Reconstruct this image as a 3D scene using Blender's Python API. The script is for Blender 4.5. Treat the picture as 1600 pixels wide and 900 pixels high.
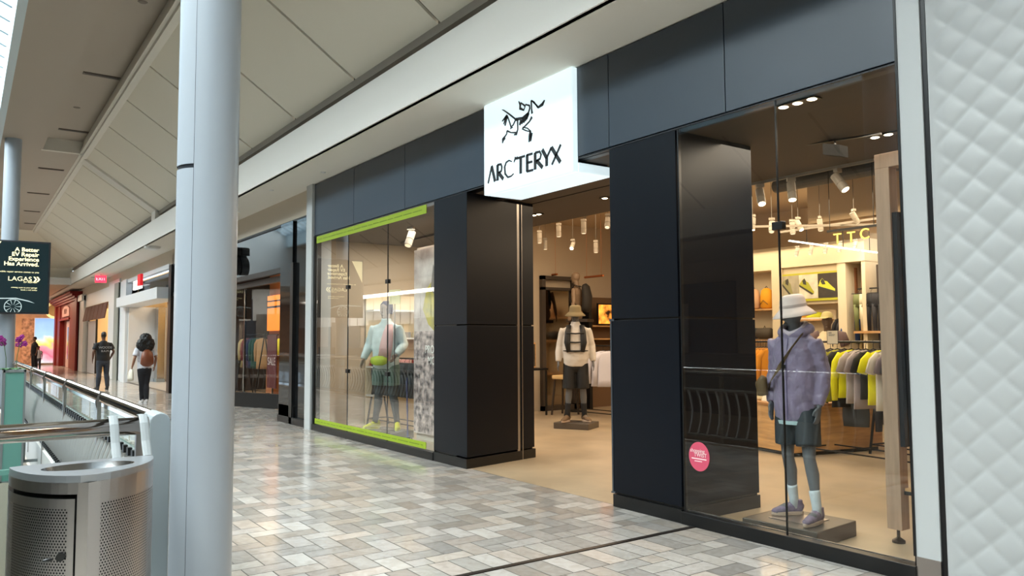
import bpy, bmesh, math, random
from mathutils import Vector, Matrix
random.seed(7)
for o in list(bpy.data.objects): bpy.data.objects.remove(o)
sc = bpy.context.scene
COL = sc.collection
# ---------------------------------------------------------------- camera
F = 1212.0
AX = Vector((0.57687089, -0.05647687, -0.81488056))
AY = Vector((0.81681732, 0.03325819, 0.57593694))
AZ = Vector((-0.00542567, -0.99784982, 0.06531697))
CAM = Vector((0, 0, 1.5))
cd = bpy.data.cameras.new('camera'); cam = bpy.data.objects.new('camera', cd); COL.objects.link(cam)
cd.sensor_width = 36; cd.lens = F/1600*36; cd.clip_end = 300; cd.clip_start = .05
cam.matrix_world = Matrix(((AX.x, -AX.y, -AX.z, 0), (AY.x, -AY.y, -AY.z, 0), (AZ.x, -AZ.y, -AZ.z, 1.5), (0, 0, 0, 1)))
sc.camera = cam
def P(x, y, ax, val):
    """the place in the mall seen at photo pixel x,y on the plane axis=val"""
    v = Vector((x-800, y-450, F)); r = Vector((v.dot(AX), v.dot(AY), v.dot(AZ)))
    return CAM + r*((val-CAM[ax])/r[ax])
# ---------------------------------------------------------------- light and exposure
w = bpy.data.worlds.new('sky'); sc.world = w; w.use_nodes = True
bg = w.node_tree.nodes['Background']; bg.inputs[0].default_value = (.66, .84, 1.0, 1); bg.inputs[1].default_value = 1.3
sc.view_settings.view_transform = 'Standard'; sc.view_settings.look = 'None'
sc.view_settings.exposure = 0.75; sc.view_settings.gamma = 1.0; sc.view_settings.use_curve_mapping = False
sl = bpy.data.lights.new('sun', 'SUN'); sl.energy = 20; sl.angle = math.radians(80); sl.color = (1, .95, .875)
so = bpy.data.objects.new('sun', sl); COL.objects.link(so); so.rotation_euler = Vector((.05, .56, -.82)).to_track_quat('-Z', 'Y').to_euler()
def area(name, loc, sx, sy, power, col, rot=(0, 0, 0), spread=180):
    l = bpy.data.lights.new(name, 'AREA'); l.shape = 'RECTANGLE'; l.size = sx; l.size_y = sy; l.energy = power; l.color = col
    l.spread = math.radians(spread)
    o = bpy.data.objects.new(name, l); COL.objects.link(o); o.location = loc; o.rotation_euler = rot; return o
WARM = (1.0, .76, .50); WARM2 = (1.0, .82, .62); NEUT = (1, .9, .78)
# store and shop ceiling luminaires, then an added gallery fill
area('store_entrance_light', (-7.6, 5.9, 3.2), 3.0, 1.0, 17, WARM)
area('store_window_light', (-3.9, 6.0, 3.2), 2.2, 1.2, 46, WARM2)
area('store_window_light', (-10.8, 6.0, 3.2), 3.0, 1.2, 62, NEUT)
area('store_hall_light', (-9.8, 8.8, 3.85), 4.0, 2.6, 80, WARM)
area('store_hall_light', (-6.0, 8.8, 3.3), 2.6, 2.4, 90, WARM)
area('store_back_light', (-7.8, 11.9, 3.15), 4.5, 1.2, 52, WARM)
area('shop_light', (-19.5, 7.0, 3.6), 4, 2.5, 70, WARM)
area('shop_light', (-27.5, 7.5, 3.4), 6, 2.5, 230, WARM)
area('shop_light', (-39.5, 7.0, 3.1), 8, 2.5, 230, WARM)
area('end_hall_light', (-52, 1.5, 4.0), 9, 5, 420, (1, .72, .5))
area('added_gallery_fill', (-38, -9.6, 4.0), 26, 1.5, 1000, NEUT)  # added fill lamp, brightens the opposite white band for the window reflection
# ---------------------------------------------------------------- helpers
def lin(c):
    if isinstance(c, str): c = tuple(int(c[i:i+2], 16) for i in (0, 2, 4))
    return tuple(((v/255)/12.92 if v/255 <= .04045 else ((v/255+.055)/1.055)**2.4) for v in c)
MATS = {}
def mat(name, col, rough=.5, metal=0, var=0, scale=8, bump=0, bscale=None, spec=.5, emit=0, coat=0, sheen=0, col2=None, aniso=None, trans=0):
    if name in MATS: return MATS[name]
    m = bpy.data.materials.new(name); MATS[name] = m; m.use_nodes = True
    nt = m.node_tree; b = nt.nodes['Principled BSDF']; c = lin(col)
    b.inputs['Base Color'].default_value = (*c, 1); b.inputs['Roughness'].default_value = rough
    b.inputs['Metallic'].default_value = metal; b.inputs['Specular IOR Level'].default_value = spec
    if coat: b.inputs['Coat Weight'].default_value = coat; b.inputs['Coat Roughness'].default_value = .05
    if sheen: b.inputs['Sheen Weight'].default_value = sheen
    if trans: b.inputs['Transmission Weight'].default_value = trans
    if emit: b.inputs['Emission Color'].default_value = (*c, 1); b.inputs['Emission Strength'].default_value = emit
    tc = nt.nodes.new('ShaderNodeTexCoord')
    if var or col2:
        n = nt.nodes.new('ShaderNodeTexNoise'); n.inputs['Scale'].default_value = scale; n.inputs['Detail'].default_value = 5
        mp = nt.nodes.new('ShaderNodeMapping'); nt.links.new(tc.outputs['Object'], mp.inputs[0]); nt.links.new(mp.outputs[0], n.inputs['Vector'])
        if aniso: mp.inputs['Scale'].default_value = aniso
        r = nt.nodes.new('ShaderNodeValToRGB'); nt.links.new(n.outputs['Fac'], r.inputs[0])
        a = tuple(max(0, v*(1-var)) for v in c); d = lin(col2) if col2 else tuple(min(1, v*(1+var)) for v in c)
        r.color_ramp.elements[0].color = (*a, 1); r.color_ramp.elements[1].color = (*d, 1)
        r.color_ramp.elements[0].position = .35; r.color_ramp.elements[1].position = .65
        nt.links.new(r.outputs[0], b.inputs['Base Color'])
        if emit: nt.links.new(r.outputs[0], b.inputs['Emission Color'])
    if bump:
        n = nt.nodes.new('ShaderNodeTexNoise'); n.inputs['Scale'].default_value = bscale or scale; n.inputs['Detail'].default_value = 3
        nt.links.new(tc.outputs['Object'], n.inputs['Vector'])
        bp = nt.nodes.new('ShaderNodeBump'); bp.inputs['Strength'].default_value = bump; bp.inputs['Distance'].default_value = .02
        nt.links.new(n.outputs['Fac'], bp.inputs['Height']); nt.links.new(bp.outputs[0], b.inputs['Normal'])
    return m
def glass(name, tint=(.97, .985, .98), ior=1.5, boost=1.0, rough=0.0):
    if name in MATS: return MATS[name]
    m = bpy.data.materials.new(name); MATS[name] = m; m.use_nodes = True; nt = m.node_tree; nt.nodes.clear()
    o = nt.nodes.new('ShaderNodeOutputMaterial'); t = nt.nodes.new('ShaderNodeBsdfTransparent'); t.inputs[0].default_value = (*tint, 1)
    g = nt.nodes.new('ShaderNodeBsdfGlossy'); g.inputs['Roughness'].default_value = rough
    fr = nt.nodes.new('ShaderNodeFresnel'); fr.inputs[0].default_value = ior
    mu = nt.nodes.new('ShaderNodeMath'); mu.operation = 'MULTIPLY'; mu.use_clamp = True; mu.inputs[1].default_value = boost
    mx = nt.nodes.new('ShaderNodeMixShader'); nt.links.new(fr.outputs[0], mu.inputs[0]); ge = nt.nodes.new('ShaderNodeNewGeometry'); m2 = nt.nodes.new('ShaderNodeMath'); m2.operation = 'MULTIPLY_ADD'; m2.inputs[1].default_value = -1; m2.inputs[2].default_value = 1
    m3 = nt.nodes.new('ShaderNodeMath'); m3.operation = 'MULTIPLY'; nt.links.new(ge.outputs['Backfacing'], m2.inputs[0]); nt.links.new(mu.outputs[0], m3.inputs[0]); nt.links.new(m2.outputs[0], m3.inputs[1]); nt.links.new(m3.outputs[0], mx.inputs[0])
    nt.links.new(t.outputs[0], mx.inputs[1]); nt.links.new(g.outputs[0], mx.inputs[2]); nt.links.new(mx.outputs[0], o.inputs[0])
    return m
class MB:
    def __init__(s): s.bm = bmesh.new(); s.mi = 0; s.uvl = None
    def face(s, vs):
        try:
            f = s.bm.faces.new(vs); f.material_index = s.mi; return f
        except ValueError: return None
    def hexa(s, p):
        v = [s.bm.verts.new(q) for q in p]
        for i in ((0, 3, 2, 1), (4, 5, 6, 7), (0, 1, 5, 4), (1, 2, 6, 5), (2, 3, 7, 6), (3, 0, 4, 7)): s.face([v[k] for k in i])
        return s
    def box(s, x0, y0, z0, x1, y1, z1):
        x0, x1 = sorted((x0, x1)); y0, y1 = sorted((y0, y1)); z0, z1 = sorted((z0, z1))
        return s.hexa([(x0, y0, z0), (x1, y0, z0), (x1, y1, z0), (x0, y1, z0), (x0, y0, z1), (x1, y0, z1), (x1, y1, z1), (x0, y1, z1)])
    def bar(s, p0, p1, w, h, up=(0, 0, 1)):
        p0 = Vector(p0); p1 = Vector(p1); t = (p1-p0).normalized(); u = Vector(up); 
        if abs(t.dot(u)) > .98: u = Vector((0, 1, 0))
        a = t.cross(u).normalized()*w/2; b = a.cross(t).normalized()*h/2
        return s.hexa([p0-a-b, p0+a-b, p1+a-b, p1-a-b, p0-a+b, p0+a+b, p1+a+b, p1-a+b])
    def prism(s, pts, d):
        """closed polygon pts (3-D) extruded by vector d"""
        d = Vector(d); a = [s.bm.verts.new(Vector(p)) for p in pts]; b = [s.bm.verts.new(Vector(p)+d) for p in pts]
        s.face(a[::-1]); s.face(b)
        n = len(pts)
        for i in range(n): s.face([a[i], a[(i+1) % n], b[(i+1) % n], b[i]])
        return s
    def tube(s, pts, rad, n=12, side=(1, 0, 0), cap=True, closed=False):
        pts = [Vector(p) for p in pts]; m = len(pts)
        if not isinstance(rad, (list,)): rad = [rad]*m
        rings = []
        for i, p in enumerate(pts):
            if closed: t = (pts[(i+1) % m]-pts[i-1])
            else: t = pts[min(i+1, m-1)]-pts[max(i-1, 0)]
            t.normalize(); sd = Vector(side); sd = sd-t*t.dot(sd)
            if sd.length < 1e-3: sd = Vector((0, 1, 0))-t*t.y
            sd.normalize(); fr = t.cross(sd); r = rad[i]; a, b = r if isinstance(r, tuple) else (r, r)
            rings.append([s.bm.verts.new(p+sd*a*math.cos(2*math.pi*k/n)+fr*b*math.sin(2*math.pi*k/n)) for k in range(n)])
        for i in range(m if closed else m-1):
            A, B = rings[i], rings[(i+1) % m]
            for k in range(n): s.face([A[k], A[(k+1) % n], B[(k+1) % n], B[k]])
        if cap and not closed: s.face(rings[0][::-1]); s.face(rings[-1])
        return s
    def cyl(s, p0, p1, r0, r1=None, n=16): return s.tube([p0, p1], [r0, r0 if r1 is None else r1], n)
    def ball(s, c, r, n=14, m=8):
        a, b, h = r if isinstance(r, tuple) else (r, r, r); c = Vector(c)
        pts = [c+Vector((0, 0, -h*math.cos(math.pi*i/m))) for i in range(m+1)]
        pts[0].z += h*.004; pts[-1].z -= h*.004
        rd = [(max(a*math.sin(math.pi*i/m), a*.06), max(b*math.sin(math.pi*i/m), b*.06)) for i in range(m+1)]
        return s.tube(pts, rd, n)
    def lathe(s, c, prof, n=24, sx=1, sy=1):
        c = Vector(c); rings = []
        for r, z in prof: rings.append([s.bm.verts.new(c+Vector((r*sx*math.cos(2*math.pi*k/n), r*sy*math.sin(2*math.pi*k/n), z))) for k in range(n)])
        for A, B in zip(rings, rings[1:]):
            for k in range(n): s.face([A[k], A[(k+1) % n], B[(k+1) % n], B[k]])
        return s
    def ribbon(s, pts, wid, d):
        """flat stroke of varying width lying in the X-Z plane, thickness vector d"""
        pts = [Vector(p) for p in pts]; m = len(pts)
        if not isinstance(wid, (list, tuple)): wid = [wid]*m
        L = []; R = []
        for i, p in enumerate(pts):
            t = pts[min(i+1, m-1)]-pts[max(i-1, 0)]; t.normalize(); nrm = t.cross(Vector(d).normalized())*wid[i]/2
            L.append(p+nrm); R.append(p-nrm)
        for i in range(m-1): s.prism([L[i], L[i+1], R[i+1], R[i]], d)
        return s
    def build(s, name, m, parent=None, smooth=False, bevel=0, remesh=0, sub=0, disp=0, dscale=.15, solid=0, kind=None, fix=True):
        me = bpy.data.meshes.new(name)
        if fix: bmesh.ops.recalc_face_normals(s.bm, faces=s.bm.faces)
        s.bm.to_mesh(me); s.bm.free()
        for q in (m if isinstance(m, (list, tuple)) else [m]): me.materials.append(q)
        o = bpy.data.objects.new(name, me); COL.objects.link(o)
        if parent: o.parent = parent
        if kind: o['kind'] = kind
        if smooth:
            for p in me.polygons: p.use_smooth = True
        if bevel:
            q = o.modifiers.new('b', 'BEVEL'); q.width = bevel; q.segments = 2; q.limit_method = 'ANGLE'
        if solid:
            q = o.modifiers.new('s', 'SOLIDIFY'); q.thickness = solid
        if remesh:
            q = o.modifiers.new('r', 'REMESH'); q.mode = 'VOXEL'; q.voxel_size = remesh; q.use_smooth_shade = True
            q = o.modifiers.new('cs', 'SMOOTH'); q.iterations = 4; q.factor = .5
        if sub:
            q = o.modifiers.new('u', 'SUBSURF'); q.levels = q.render_levels = sub
        if disp:
            tx = bpy.data.textures.get('folds%g' % dscale) or bpy.data.textures.new('folds%g' % dscale, 'CLOUDS'); tx.noise_scale = dscale; tx.noise_depth = 2
            q = o.modifiers.new('d', 'DISPLACE'); q.texture = tx; q.strength = disp; q.texture_coords = 'LOCAL'
        return o
def thing(name, label, cat, loc=(0, 0, 0), rz=0, group=None, kind=None):
    o = bpy.data.objects.new(name, None); COL.objects.link(o); o.location = loc; o.rotation_euler = (0, 0, rz); o.empty_display_size = .1
    if kind: o['kind'] = kind
    else:
        o['label'] = label; o['category'] = cat
        if group: o['group'] = group
    return o
def tag(o, label, cat, group=None):
    o['label'] = label; o['category'] = cat
    if group: o['group'] = group
    return o
def structure(o): o['kind'] = 'structure'; return o
def dup(root, loc, rz=0, label=None, group=None, scale=None):
    def cp(o, par):
        c = o.copy(); COL.objects.link(c)
        if par: c.parent = par
        for ch in o.children: cp(ch, c)
        return c
    kids = {}
    r = cp(root, None); r.location = loc; r.rotation_euler = (0, 0, rz)
    if scale: r.scale = (scale,)*3
    if label: r['label'] = label
    if group: r['group'] = group
    return r
def text(name, s, m, loc, rot, size, parent=None, ext=.004, align='CENTER', font_scale_x=1, bold=0):
    cu = bpy.data.curves.new(name, 'FONT'); cu.body = s; cu.size = size; cu.extrude = ext; cu.align_x = align; cu.align_y = 'CENTER'; cu.offset = bold
    t = bpy.data.objects.new(name+'_c', cu); COL.objects.link(t); dg = bpy.context.evaluated_depsgraph_get(); dg.update()
    me = bpy.data.meshes.new_from_object(t.evaluated_get(dg)); bpy.data.objects.remove(t)
    me.materials.clear(); me.materials.append(m)
    o = bpy.data.objects.new(name, me); COL.objects.link(o); o.location = loc; o.rotation_euler = rot; o.scale = (font_scale_x, 1, 1)
    if parent: o.parent = parent
    return o
# ---------------------------------------------------------------- materials
def tile_mat():
    m = bpy.data.materials.new('stone_tile'); m.use_nodes = True; nt = m.node_tree; b = nt.nodes['Principled BSDF']
    a = nt.nodes.new('ShaderNodeVertexColor'); a.layer_name = 'tint'
    tc = nt.nodes.new('ShaderNodeTexCoord'); n = nt.nodes.new('ShaderNodeTexNoise'); n.inputs['Scale'].default_value = 9; n.inputs['Detail'].default_value = 6; n.inputs['Distortion'].default_value = 1.5
    nt.links.new(tc.outputs['Object'], n.inputs['Vector'])
    r = nt.nodes.new('ShaderNodeValToRGB'); r.color_ramp.elements[0].color = (.88, .86, .84, 1); r.color_ramp.elements[1].color = (1, 1, 1, 1); r.color_ramp.elements[0].position = .35; r.color_ramp.elements[1].position = .6
    nt.links.new(n.outputs[0], r.inputs[0]); mx = nt.nodes.new('ShaderNodeMixRGB'); mx.blend_type = 'MULTIPLY'; mx.inputs[0].default_value = 1
    nt.links.new(a.outputs[0], mx.inputs[1]); nt.links.new(r.outputs[0], mx.inputs[2]); nt.links.new(mx.outputs[0], b.inputs['Base Color'])
    b.inputs['Roughness'].default_value = .16; b.inputs['Specular IOR Level'].default_value = .6
    n2 = nt.nodes.new('ShaderNodeTexNoise'); n2.inputs['Scale'].default_value = 1.8; nt.links.new(tc.outputs['Object'], n2.inputs['Vector'])
    mr = nt.nodes.new('ShaderNodeMapRange'); mr.inputs[3].default_value = .08; mr.inputs[4].default_value = .2; nt.links.new(n2.outputs[0], mr.inputs[0]); nt.links.new(mr.outputs[0], b.inputs['Roughness'])
    return m
TILE = tile_mat()
GROUT = mat('grout', '544f4a', .7)
PLAIN = mat('plain_stone', 'b5afa6', .25, var=.1, scale=3)
CONC = mat('store_concrete', 'a8967c', .3, var=.14, scale=1.6, bump=.02)
DRYW = mat('drywall_white', 'e0dbd0', .75)
DRYT = mat('drywall_taupe', 'b4a99c', .8)
PANELC = mat('ceiling_panel_cream', 'e3dccb', .7)
SEAM = mat('ceiling_seam_dark', '6c675f', .8)
NAVY = mat('navy_metal_panel', '182838', .36, .0, spec=.9, var=.04, scale=1.2)
NAVYD = mat('navy_metal_gloss', '070d16', .38, spec=.22)
BLK = mat('black_metal', '0c0d0f', .35)
BLKG = mat('black_gloss', '060708', .06, spec=.9)
WHITE = mat('white_satin', 'd9dad8', .4)
QUILT = mat('white_quilted_leather', 'b2b4b4', .42)
COLM = mat('column_powder_coat', 'a6aeb7', .32, .0, spec=.7)
CHROME = mat('polished_steel', 'c9c6c2', .12, 1)
STEEL = mat('brushed_steel', 'b3aeab', .3, 1, bump=.03, bscale=60)
TEAL = mat('teal_frosted_glass', '6fa79b', .25)
GREYM = mat('grey_painted_metal', '8f9596', .4, .3)
WOOD = mat('light_oak', 'c69a66', .5, var=.18, scale=3, aniso=(1, 1, 9))
WOODP = mat('oak_post', 'a98c74', .55, var=.12, scale=5, aniso=(6, 6, .6))
WOODD = mat('walnut_panel', '8c5b38', .5, var=.2, scale=4, aniso=(7, 1, .5))
BROWNC = mat('brown_soffit', '4a4036', .7)
BEIGE = mat('beige_store_wall', 'bda687', .75)
CREAM = mat('cream_wall', 'd9caab', .75)
DARKC = mat('dark_open_ceiling', '2c2b29', .8)
MSKIN = mat('mannequin_grey', '5d6064', .45)
SKINB = mat('skin_brown', '5a3a2a', .5)
HAIR = mat('black_hair', '0d0b0c', .5, bump=.4, bscale=40)
GLS = glass('shop_glass', ior=1.5, boost=1.9)
GLSF = glass('clear_rail_glass', tint=(.86, .93, .91), ior=1.45, boost=.45)
DGLS = mat('smoked_black_glass', '141516', .04, spec=.8)
LAMP = mat('lamp_lens', 'ffe9c4', .3, emit=9)
LAMPW = mat('white_light_strip', 'fff4e4', .3, emit=2.5)
SIGNW = mat('sign_lit_acrylic', 'dff2f8', .35, emit=.5)
INK = mat('sign_charcoal_letter', '23282b', .5)
LIME = mat('lime_tape', '94ad1f', .5)
LIMED = mat('lime_tape_print', '6d8414', .5)
# ================================================================ SETTING
def tiles():
    W = .1575; bm = bmesh.new(); cl = bm.loops.layers.color.new('tint'); g = .004
    def put(x0, y0, x1, y1, reg):
        x0 = max(x0, reg[0]); x1 = min(x1, reg[2]); y0 = max(y0, reg[1]); y1 = min(y1, reg[3])
        if x1-x0 < .012 or y1-y0 < .012: return
        vs = [bm.verts.new(p) for p in ((x0+g, y0+g, 0), (x1-g, y0+g, 0), (x1-g, y1-g, 0), (x0+g, y1-g, 0))]
        f = bm.faces.new(vs); k = random.random(); v = random.choice((.61, .65, .68, .71, .73, .76))*random.uniform(.96, 1.04)
        c = (v, v*(.975 if k > .3 else .95), v*(.945 if k > .3 else .9), 1)
        for l in f.loops: l[cl] = c
    def herring(ox, oy, reg):
        i0 = int((reg[1]-oy)/W)-3; i1 = int((reg[3]-oy)/W)+3
        for i in range(i0, i1):
            j0 = int(((reg[0]-ox)/W-i)/4)-2; j1 = int(((reg[2]-ox)/W-i)/4)+3
            for j in range(j0, j1):
                x = ox+(i+4*j-4)*W; y = oy+i*W; put(x, y, x+2*W, y+W, reg)
                x = ox+(i+4*j-1)*W; y = oy+i*W; put(x, y, x+W, y+2*W, reg)
    herring(-4.64, 2.64, (-58, 1.0, -4.645, 4.86))
    herring(-3.93, 2.70, (-3.93, .0, 1.5, 4.86))
    herring(-4.64, 2.64, (-24, 4.86, -13, 5.9))
    k = 0; y = -1.2
    while y < 4.8:
        put(-4.645, y, -4.325, y+W, (-9, -2, 9, 4.86)); put(-4.275, y+.04, -3.93, y+W+.04, (-9, -2, 9, 4.86)); y += W
    me = bpy.data.meshes.new('floor'); bm.to_mesh(me); bm.free(); me.materials.append(TILE)
    o = bpy.data.objects.new('floor', me); COL.objects.link(o); structure(o)
tiles()
b = MB(); b.box(-58, 1.0, -.45, 4.5, 4.86, -.0015).box(-4.66, -3.2, -.45, 4.5, 1.0, -.0015).box(-58, 4.86, -.45, -12.9, 5.9, -.0015)
structure(b.build('floor', GROUT))
b = MB(); b.box(-3.93, -3.2, -.0014, 4.5, 0, 0).box(-58, -3.2, -.45, -42, 1.0, 0).box(-58, -11.5, -.45, 4.5, -6.6, 0)
structure(b.build('floor', PLAIN))
b = MB(); b.box(-4.322, -1.2, -.001, -4.278, 4.86, .004); structure(b.build('trim_1', mat('floor_strip_bronze', '2b2522', .4, .3)))
b = MB(); b.box(-13.05, 4.86, -.45, -1.2, 13.2, 0); structure(b.build('floor', CONC))
b = MB(); b.box(-58, -11.5, -5.4, 4.5, 5, -5.2); structure(b.build('floor', mat('lower_floor_stone', '948874', .3, var=.08, scale=2)))
# slab edge of the gallery opening
b = MB(); b.box(-42, .93, -.5, -4.66, .998, .02).box(-4.72, -3.2, -.5, -4.662, .93, .02); structure(b.build('trim_2', WHITE))
# ---- soffit, fascia and coffered ceiling
b = MB(); b.box(-58, 4.05, 4.15, 4.5, 5.0, 4.22); structure(b.build('ceiling', DRYW))
b = MB(); b.box(-42, 4.03, 4.15, 4.5, 4.1, 4.70).box(-42, 4.05, 4.66, 4.5, 4.32, 4.70)
structure(b.build('ceiling', mat('fascia_white', 'f2efe8', .65)))
b = MB(); b.box(-42, 4.3, 4.68, 4.5, 4.4, 5.0); structure(b.build('ceiling', DRYW))
b = MB()
b.box(-42, 4.12, 4.83, 4.5, 4.3, 4.93); structure(b.build('ceiling', mat('cove_taupe', '9a9084', .8)))
def slope(x0, x1, t0, t1, lift, b, th=.04):
    y0, z0, y1, z1 = 4.12, 4.93, 2.32, 6.15
    def q(x, t, l): return Vector((x, y0+(y1-y0)*t, z0+(z1-z0)*t+l))
    b.hexa([q(x0, t0, lift), q(x1, t0, lift), q(x1, t1, lift), q(x0, t1, lift), q(x0, t0, lift+th), q(x1, t0, lift+th), q(x1, t1, lift+th), q(x0, t1, lift+th)])
b = MB(); slope(-42, 4.5, -.02, 1.02, .05, b); structure(b.build('ceiling', SEAM))
b = MB(); xs = [-4.93+2.24*k for k in range(-19, 5)]
for a, c in zip(xs, xs[1:]):
    if c > -41.8 and a < 4.4: slope(max(a+.028, -41.6), min(c-.028, 4.4), 0, .985, 0, b)
structure(b.build('ceiling', PANELC))
b = MB(); slope(-22.5, -22.0, 0, 1, -.06, b, .1); b.box(-22.5, 4.03, 4.7, -22.0, 4.3, 4.93)
structure(b.build('trim_3', DRYW))
b = MB()                                                            # flat ceiling with the long tray
b.box(-58, .57, 6.15, 4.5, 1.43, 6.25).box(-42, 1.43, 6.45, 4.5, 2.5, 6.5).box(-42, 1.43, 6.15, -21.7, 2.32, 6.25)
b.box(-58, 1.41, 6.18, 4.5, 1.43, 6.48)
structure(b.build('ceiling', DRYT))
b = MB(); b.box(-38.5, 2.28, 6.08, 4.5, 2.40, 6.46).box(-38.5, 2.22, 6.14, 4.5, 2.30, 6.22).box(-21.8, 1.40, 6.14, -21.68, 2.34, 6.5); structure(b.build('trim_4', DRYW))
b = MB()                                                            # hipped far end
b.prism([(-38, 2.32, 6.15), (-41.8, 4.12, 4.93), (-41.8, -7, 4.93), (-38, -7, 6.15)], (-.3, 0, .1)).box(-42.2, -7, 4.15, -41.8, 4.12, 4.95)
structure(b.build('ceiling', PANELC))
b = MB(); b.box(-58, -7, 4.15, -41.8, 4.1, 4.25); structure(b.build('ceiling', mat('far_ceiling_warm', 'cdb59a', .8)))
b = MB(); b.box(-41.75, -7, 4.13, -41.4, 4.05, 4.45); structure(b.build('trim_5', WHITE))
# ---- skylight over the opening: curb, purlins and raked glazing bars
b = MB(); b.box(-38, .45, 6.1, 4.5, .57, 6.9).box(-38, -3.5, 6.1, 4.5, -3.38, 6.9); structure(b.build('trim_6', mat('skylight_curb', 'cfe0e8', .5)))
b = MB()
for k in range(66):
    x = -38+k*.65; b.bar((x, .5, 6.7), (x, -1.45, 7.6), .07, .16); b.bar((x, -1.45, 7.6), (x, -3.4, 6.7), .07, .16)
for t in (.0, .33, .66, 1.0):
    b.bar((-38, .5-1.95*t, 6.7+.9*t), (4.5, .5-1.95*t, 6.7+.9*t), .06, .1)
    b.bar((-38, -3.4+1.95*t, 6.7+.9*t), (4.5, -3.4+1.95*t, 6.7+.9*t), .06, .1)
structure(b.build('window_4', mat('skylight_bar', 'c3d2da', .5)))
b = MB(); b.prism([(-38, .5, 6.72), (4.5, .5, 6.72), (4.5, -1.45, 7.62), (-38, -1.45, 7.62)], (0, 0, .02)); b.prism([(-38, -3.4, 6.72), (-38, -1.45, 7.62), (4.5, -1.45, 7.62), (4.5, -3.4, 6.72)], (0, 0, .02))
structure(b.build('window_5', glass('skylight_glass', (.88, .94, .97), 1.3)))
# ---- opposite gallery side and mall ends (seen in the reflections)
b = MB(); b.box(-58, -11.6, -5.3, 4.6, -11.4, 6.3).box(4.5, -11.5, -5.3, 4.7, 5, 6.6).box(-58, .9, -5.3, -4.7, 1.05, -.45)
structure(b.build('wall_opposite', DRYT))
b = MB(); b.box(-38, -4.6, 6.15, 4.5, -3.4, 6.25).prism([(-42, -4.5, 6.2), (4.5, -4.5, 6.2), (4.5, -6.6, 4.9), (-42, -6.6, 4.9)], (0, 0, .05)).box(-58, -11.5, 4.15, 4.6, -6.5, 4.25).box(-58, -6.6, 4.15, 4.6, -6.5, 4.95)
structure(b.build('ceiling', DRYT))
b = MB()
for k in range(-19, 5): b.prism([(-4.93+2.24*k, -4.5, 6.18), (-4.87+2.24*k, -4.5, 6.18), (-4.87+2.24*k, -6.6, 4.88), (-4.93+2.24*k, -6.6, 4.88)], (0, 0, .03))
structure(b.build('trim_20', SEAM))
b = MB()
for k in range(28): b.box(-58+1.22*k, -11.36, 2.4, -58+1.22*k+1.1, -11.28, 4.1)
b.box(-58, -11.37, 2.4, -24, -11.34, 4.1); structure(b.build('wall_opposite', mat('opposite_white_band', 'dfe9ee', .5)))
b = MB(); b.box(-38.2, -7, 4.2, -38, .6, 8.6).box(4.5, -7, 4, 4.6, .6, 8.6); structure(b.build('wall_skylight_end', WHITE))
b = MB()
for x in range(-52, 4, 6): b.box(x, -11.42, 0, x+5.2, -11.3, 3.4)
structure(b.build('wall_opposite', mat('opposite_shop_blue', '24435a', .4)))
b = MB()
for x in range(-52, 4, 6): b.box(x+.7, -11.3, .1, x+3.2, -11.24, 2.7)
structure(b.build('door_2', mat('opposite_shutter_grey', '8b8e8d', .5, bump=.5, bscale=20)))
b = MB(); b.box(-42, -6.72, .15, 4.5, -6.68, 1.02).tube([(-42, -6.7, 1.06), (4.5, -6.7, 1.06)], .035)
b.box(-42, -6.75, -.5, 4.5, -6.6, .02)
structure(b.build('trim_7', mat('opposite_balustrade', '55585a', .4)))
b = MB()
b.box(-58.2, -11.5, -.4, -58, 6, 4.3); structure(b.build('wall_far', mat('far_wall_sand', 'b98f6c', .7, var=.12, scale=3)))
b = MB(); b.box(-58, 3.0, 0, -57.93, 3.68, 2.95); structure(b.build('trim_8', mat('brown_marble', 'b08466', .2, var=.45, scale=5)))

# ================================================================ STORE FRONT
FY = 4.82
def seamed(x0, x1, z0, z1, xs, name, m):
    b = MB(); xx = [x0]+xs+[x1]
    for a, c in zip(xx, xx[1:]): b.box(a+.004, FY-.012, z0+.004, c-.004, FY+.03, z1-.004)
    return structure(b.build(name, m, bevel=.003))
seamed(-12.60, -2.53, 3.255, 4.14, [-10.98, -9.30, -7.30, -5.24, -3.90], 'wall_header', NAVY)
b = MB(); b.box(-12.60, FY+.03, 3.24, -2.53, 4.95, 4.15).box(-12.6, FY-.004, 3.24, -2.53, FY+.05, 3.252).box(-12.6, 4.84, 4.13, -2.5, 4.95, 4.16)
structure(b.build('wall_header', BLK))
# piers (deep jambs of dark gloss)
def pier(x0, x1, y1, xb, nm):
    b = MB()
    for z0, z1 in ((.13, 1.66), (1.675, 3.235)):
        b.hexa([(x0, FY-.012, z0), (x1, FY-.012, z0), (x1 if nm == 'r' else xb, y1, z0), (xb if nm == 'r' else x0, y1, z0),
                (x0, FY-.012, z1), (x1, FY-.012, z1), (x1 if nm == 'r' else xb, y1, z1), (xb if nm == 'r' else x0, y1, z1)])
    o = b.build('wall_pier', NAVYD, bevel=.003); structure(o)
    b = MB(); b.hexa([(x0, FY-.02, 0), (x1, FY-.02, 0), (x1 if nm == 'r' else xb+.01, y1+.01, 0), (xb-.01 if nm == 'r' else x0, y1+.01, 0),
                      (x0, FY-.02, .11), (x1, FY-.02, .11), (x1 if nm == 'r' else xb+.01, y1+.01, .11), (xb-.01 if nm == 'r' else x0, y1+.01, .11)])
    b.box(x0+.01, FY+.01, .0, min(x1, xb if nm != 'r' else x1)-.02, y1-.02, 3.24) if nm != 'r' else b.box(x0+.01, FY+.01, .0, x1-.01, y1-.02, 3.24)
    structure(b.build('baseboard_pier', BLK))
pier(-8.50, -7.72, 5.97, -7.97, 'l')
pier(-5.24, -4.43, 5.80, -5.24, 'r')
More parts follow.
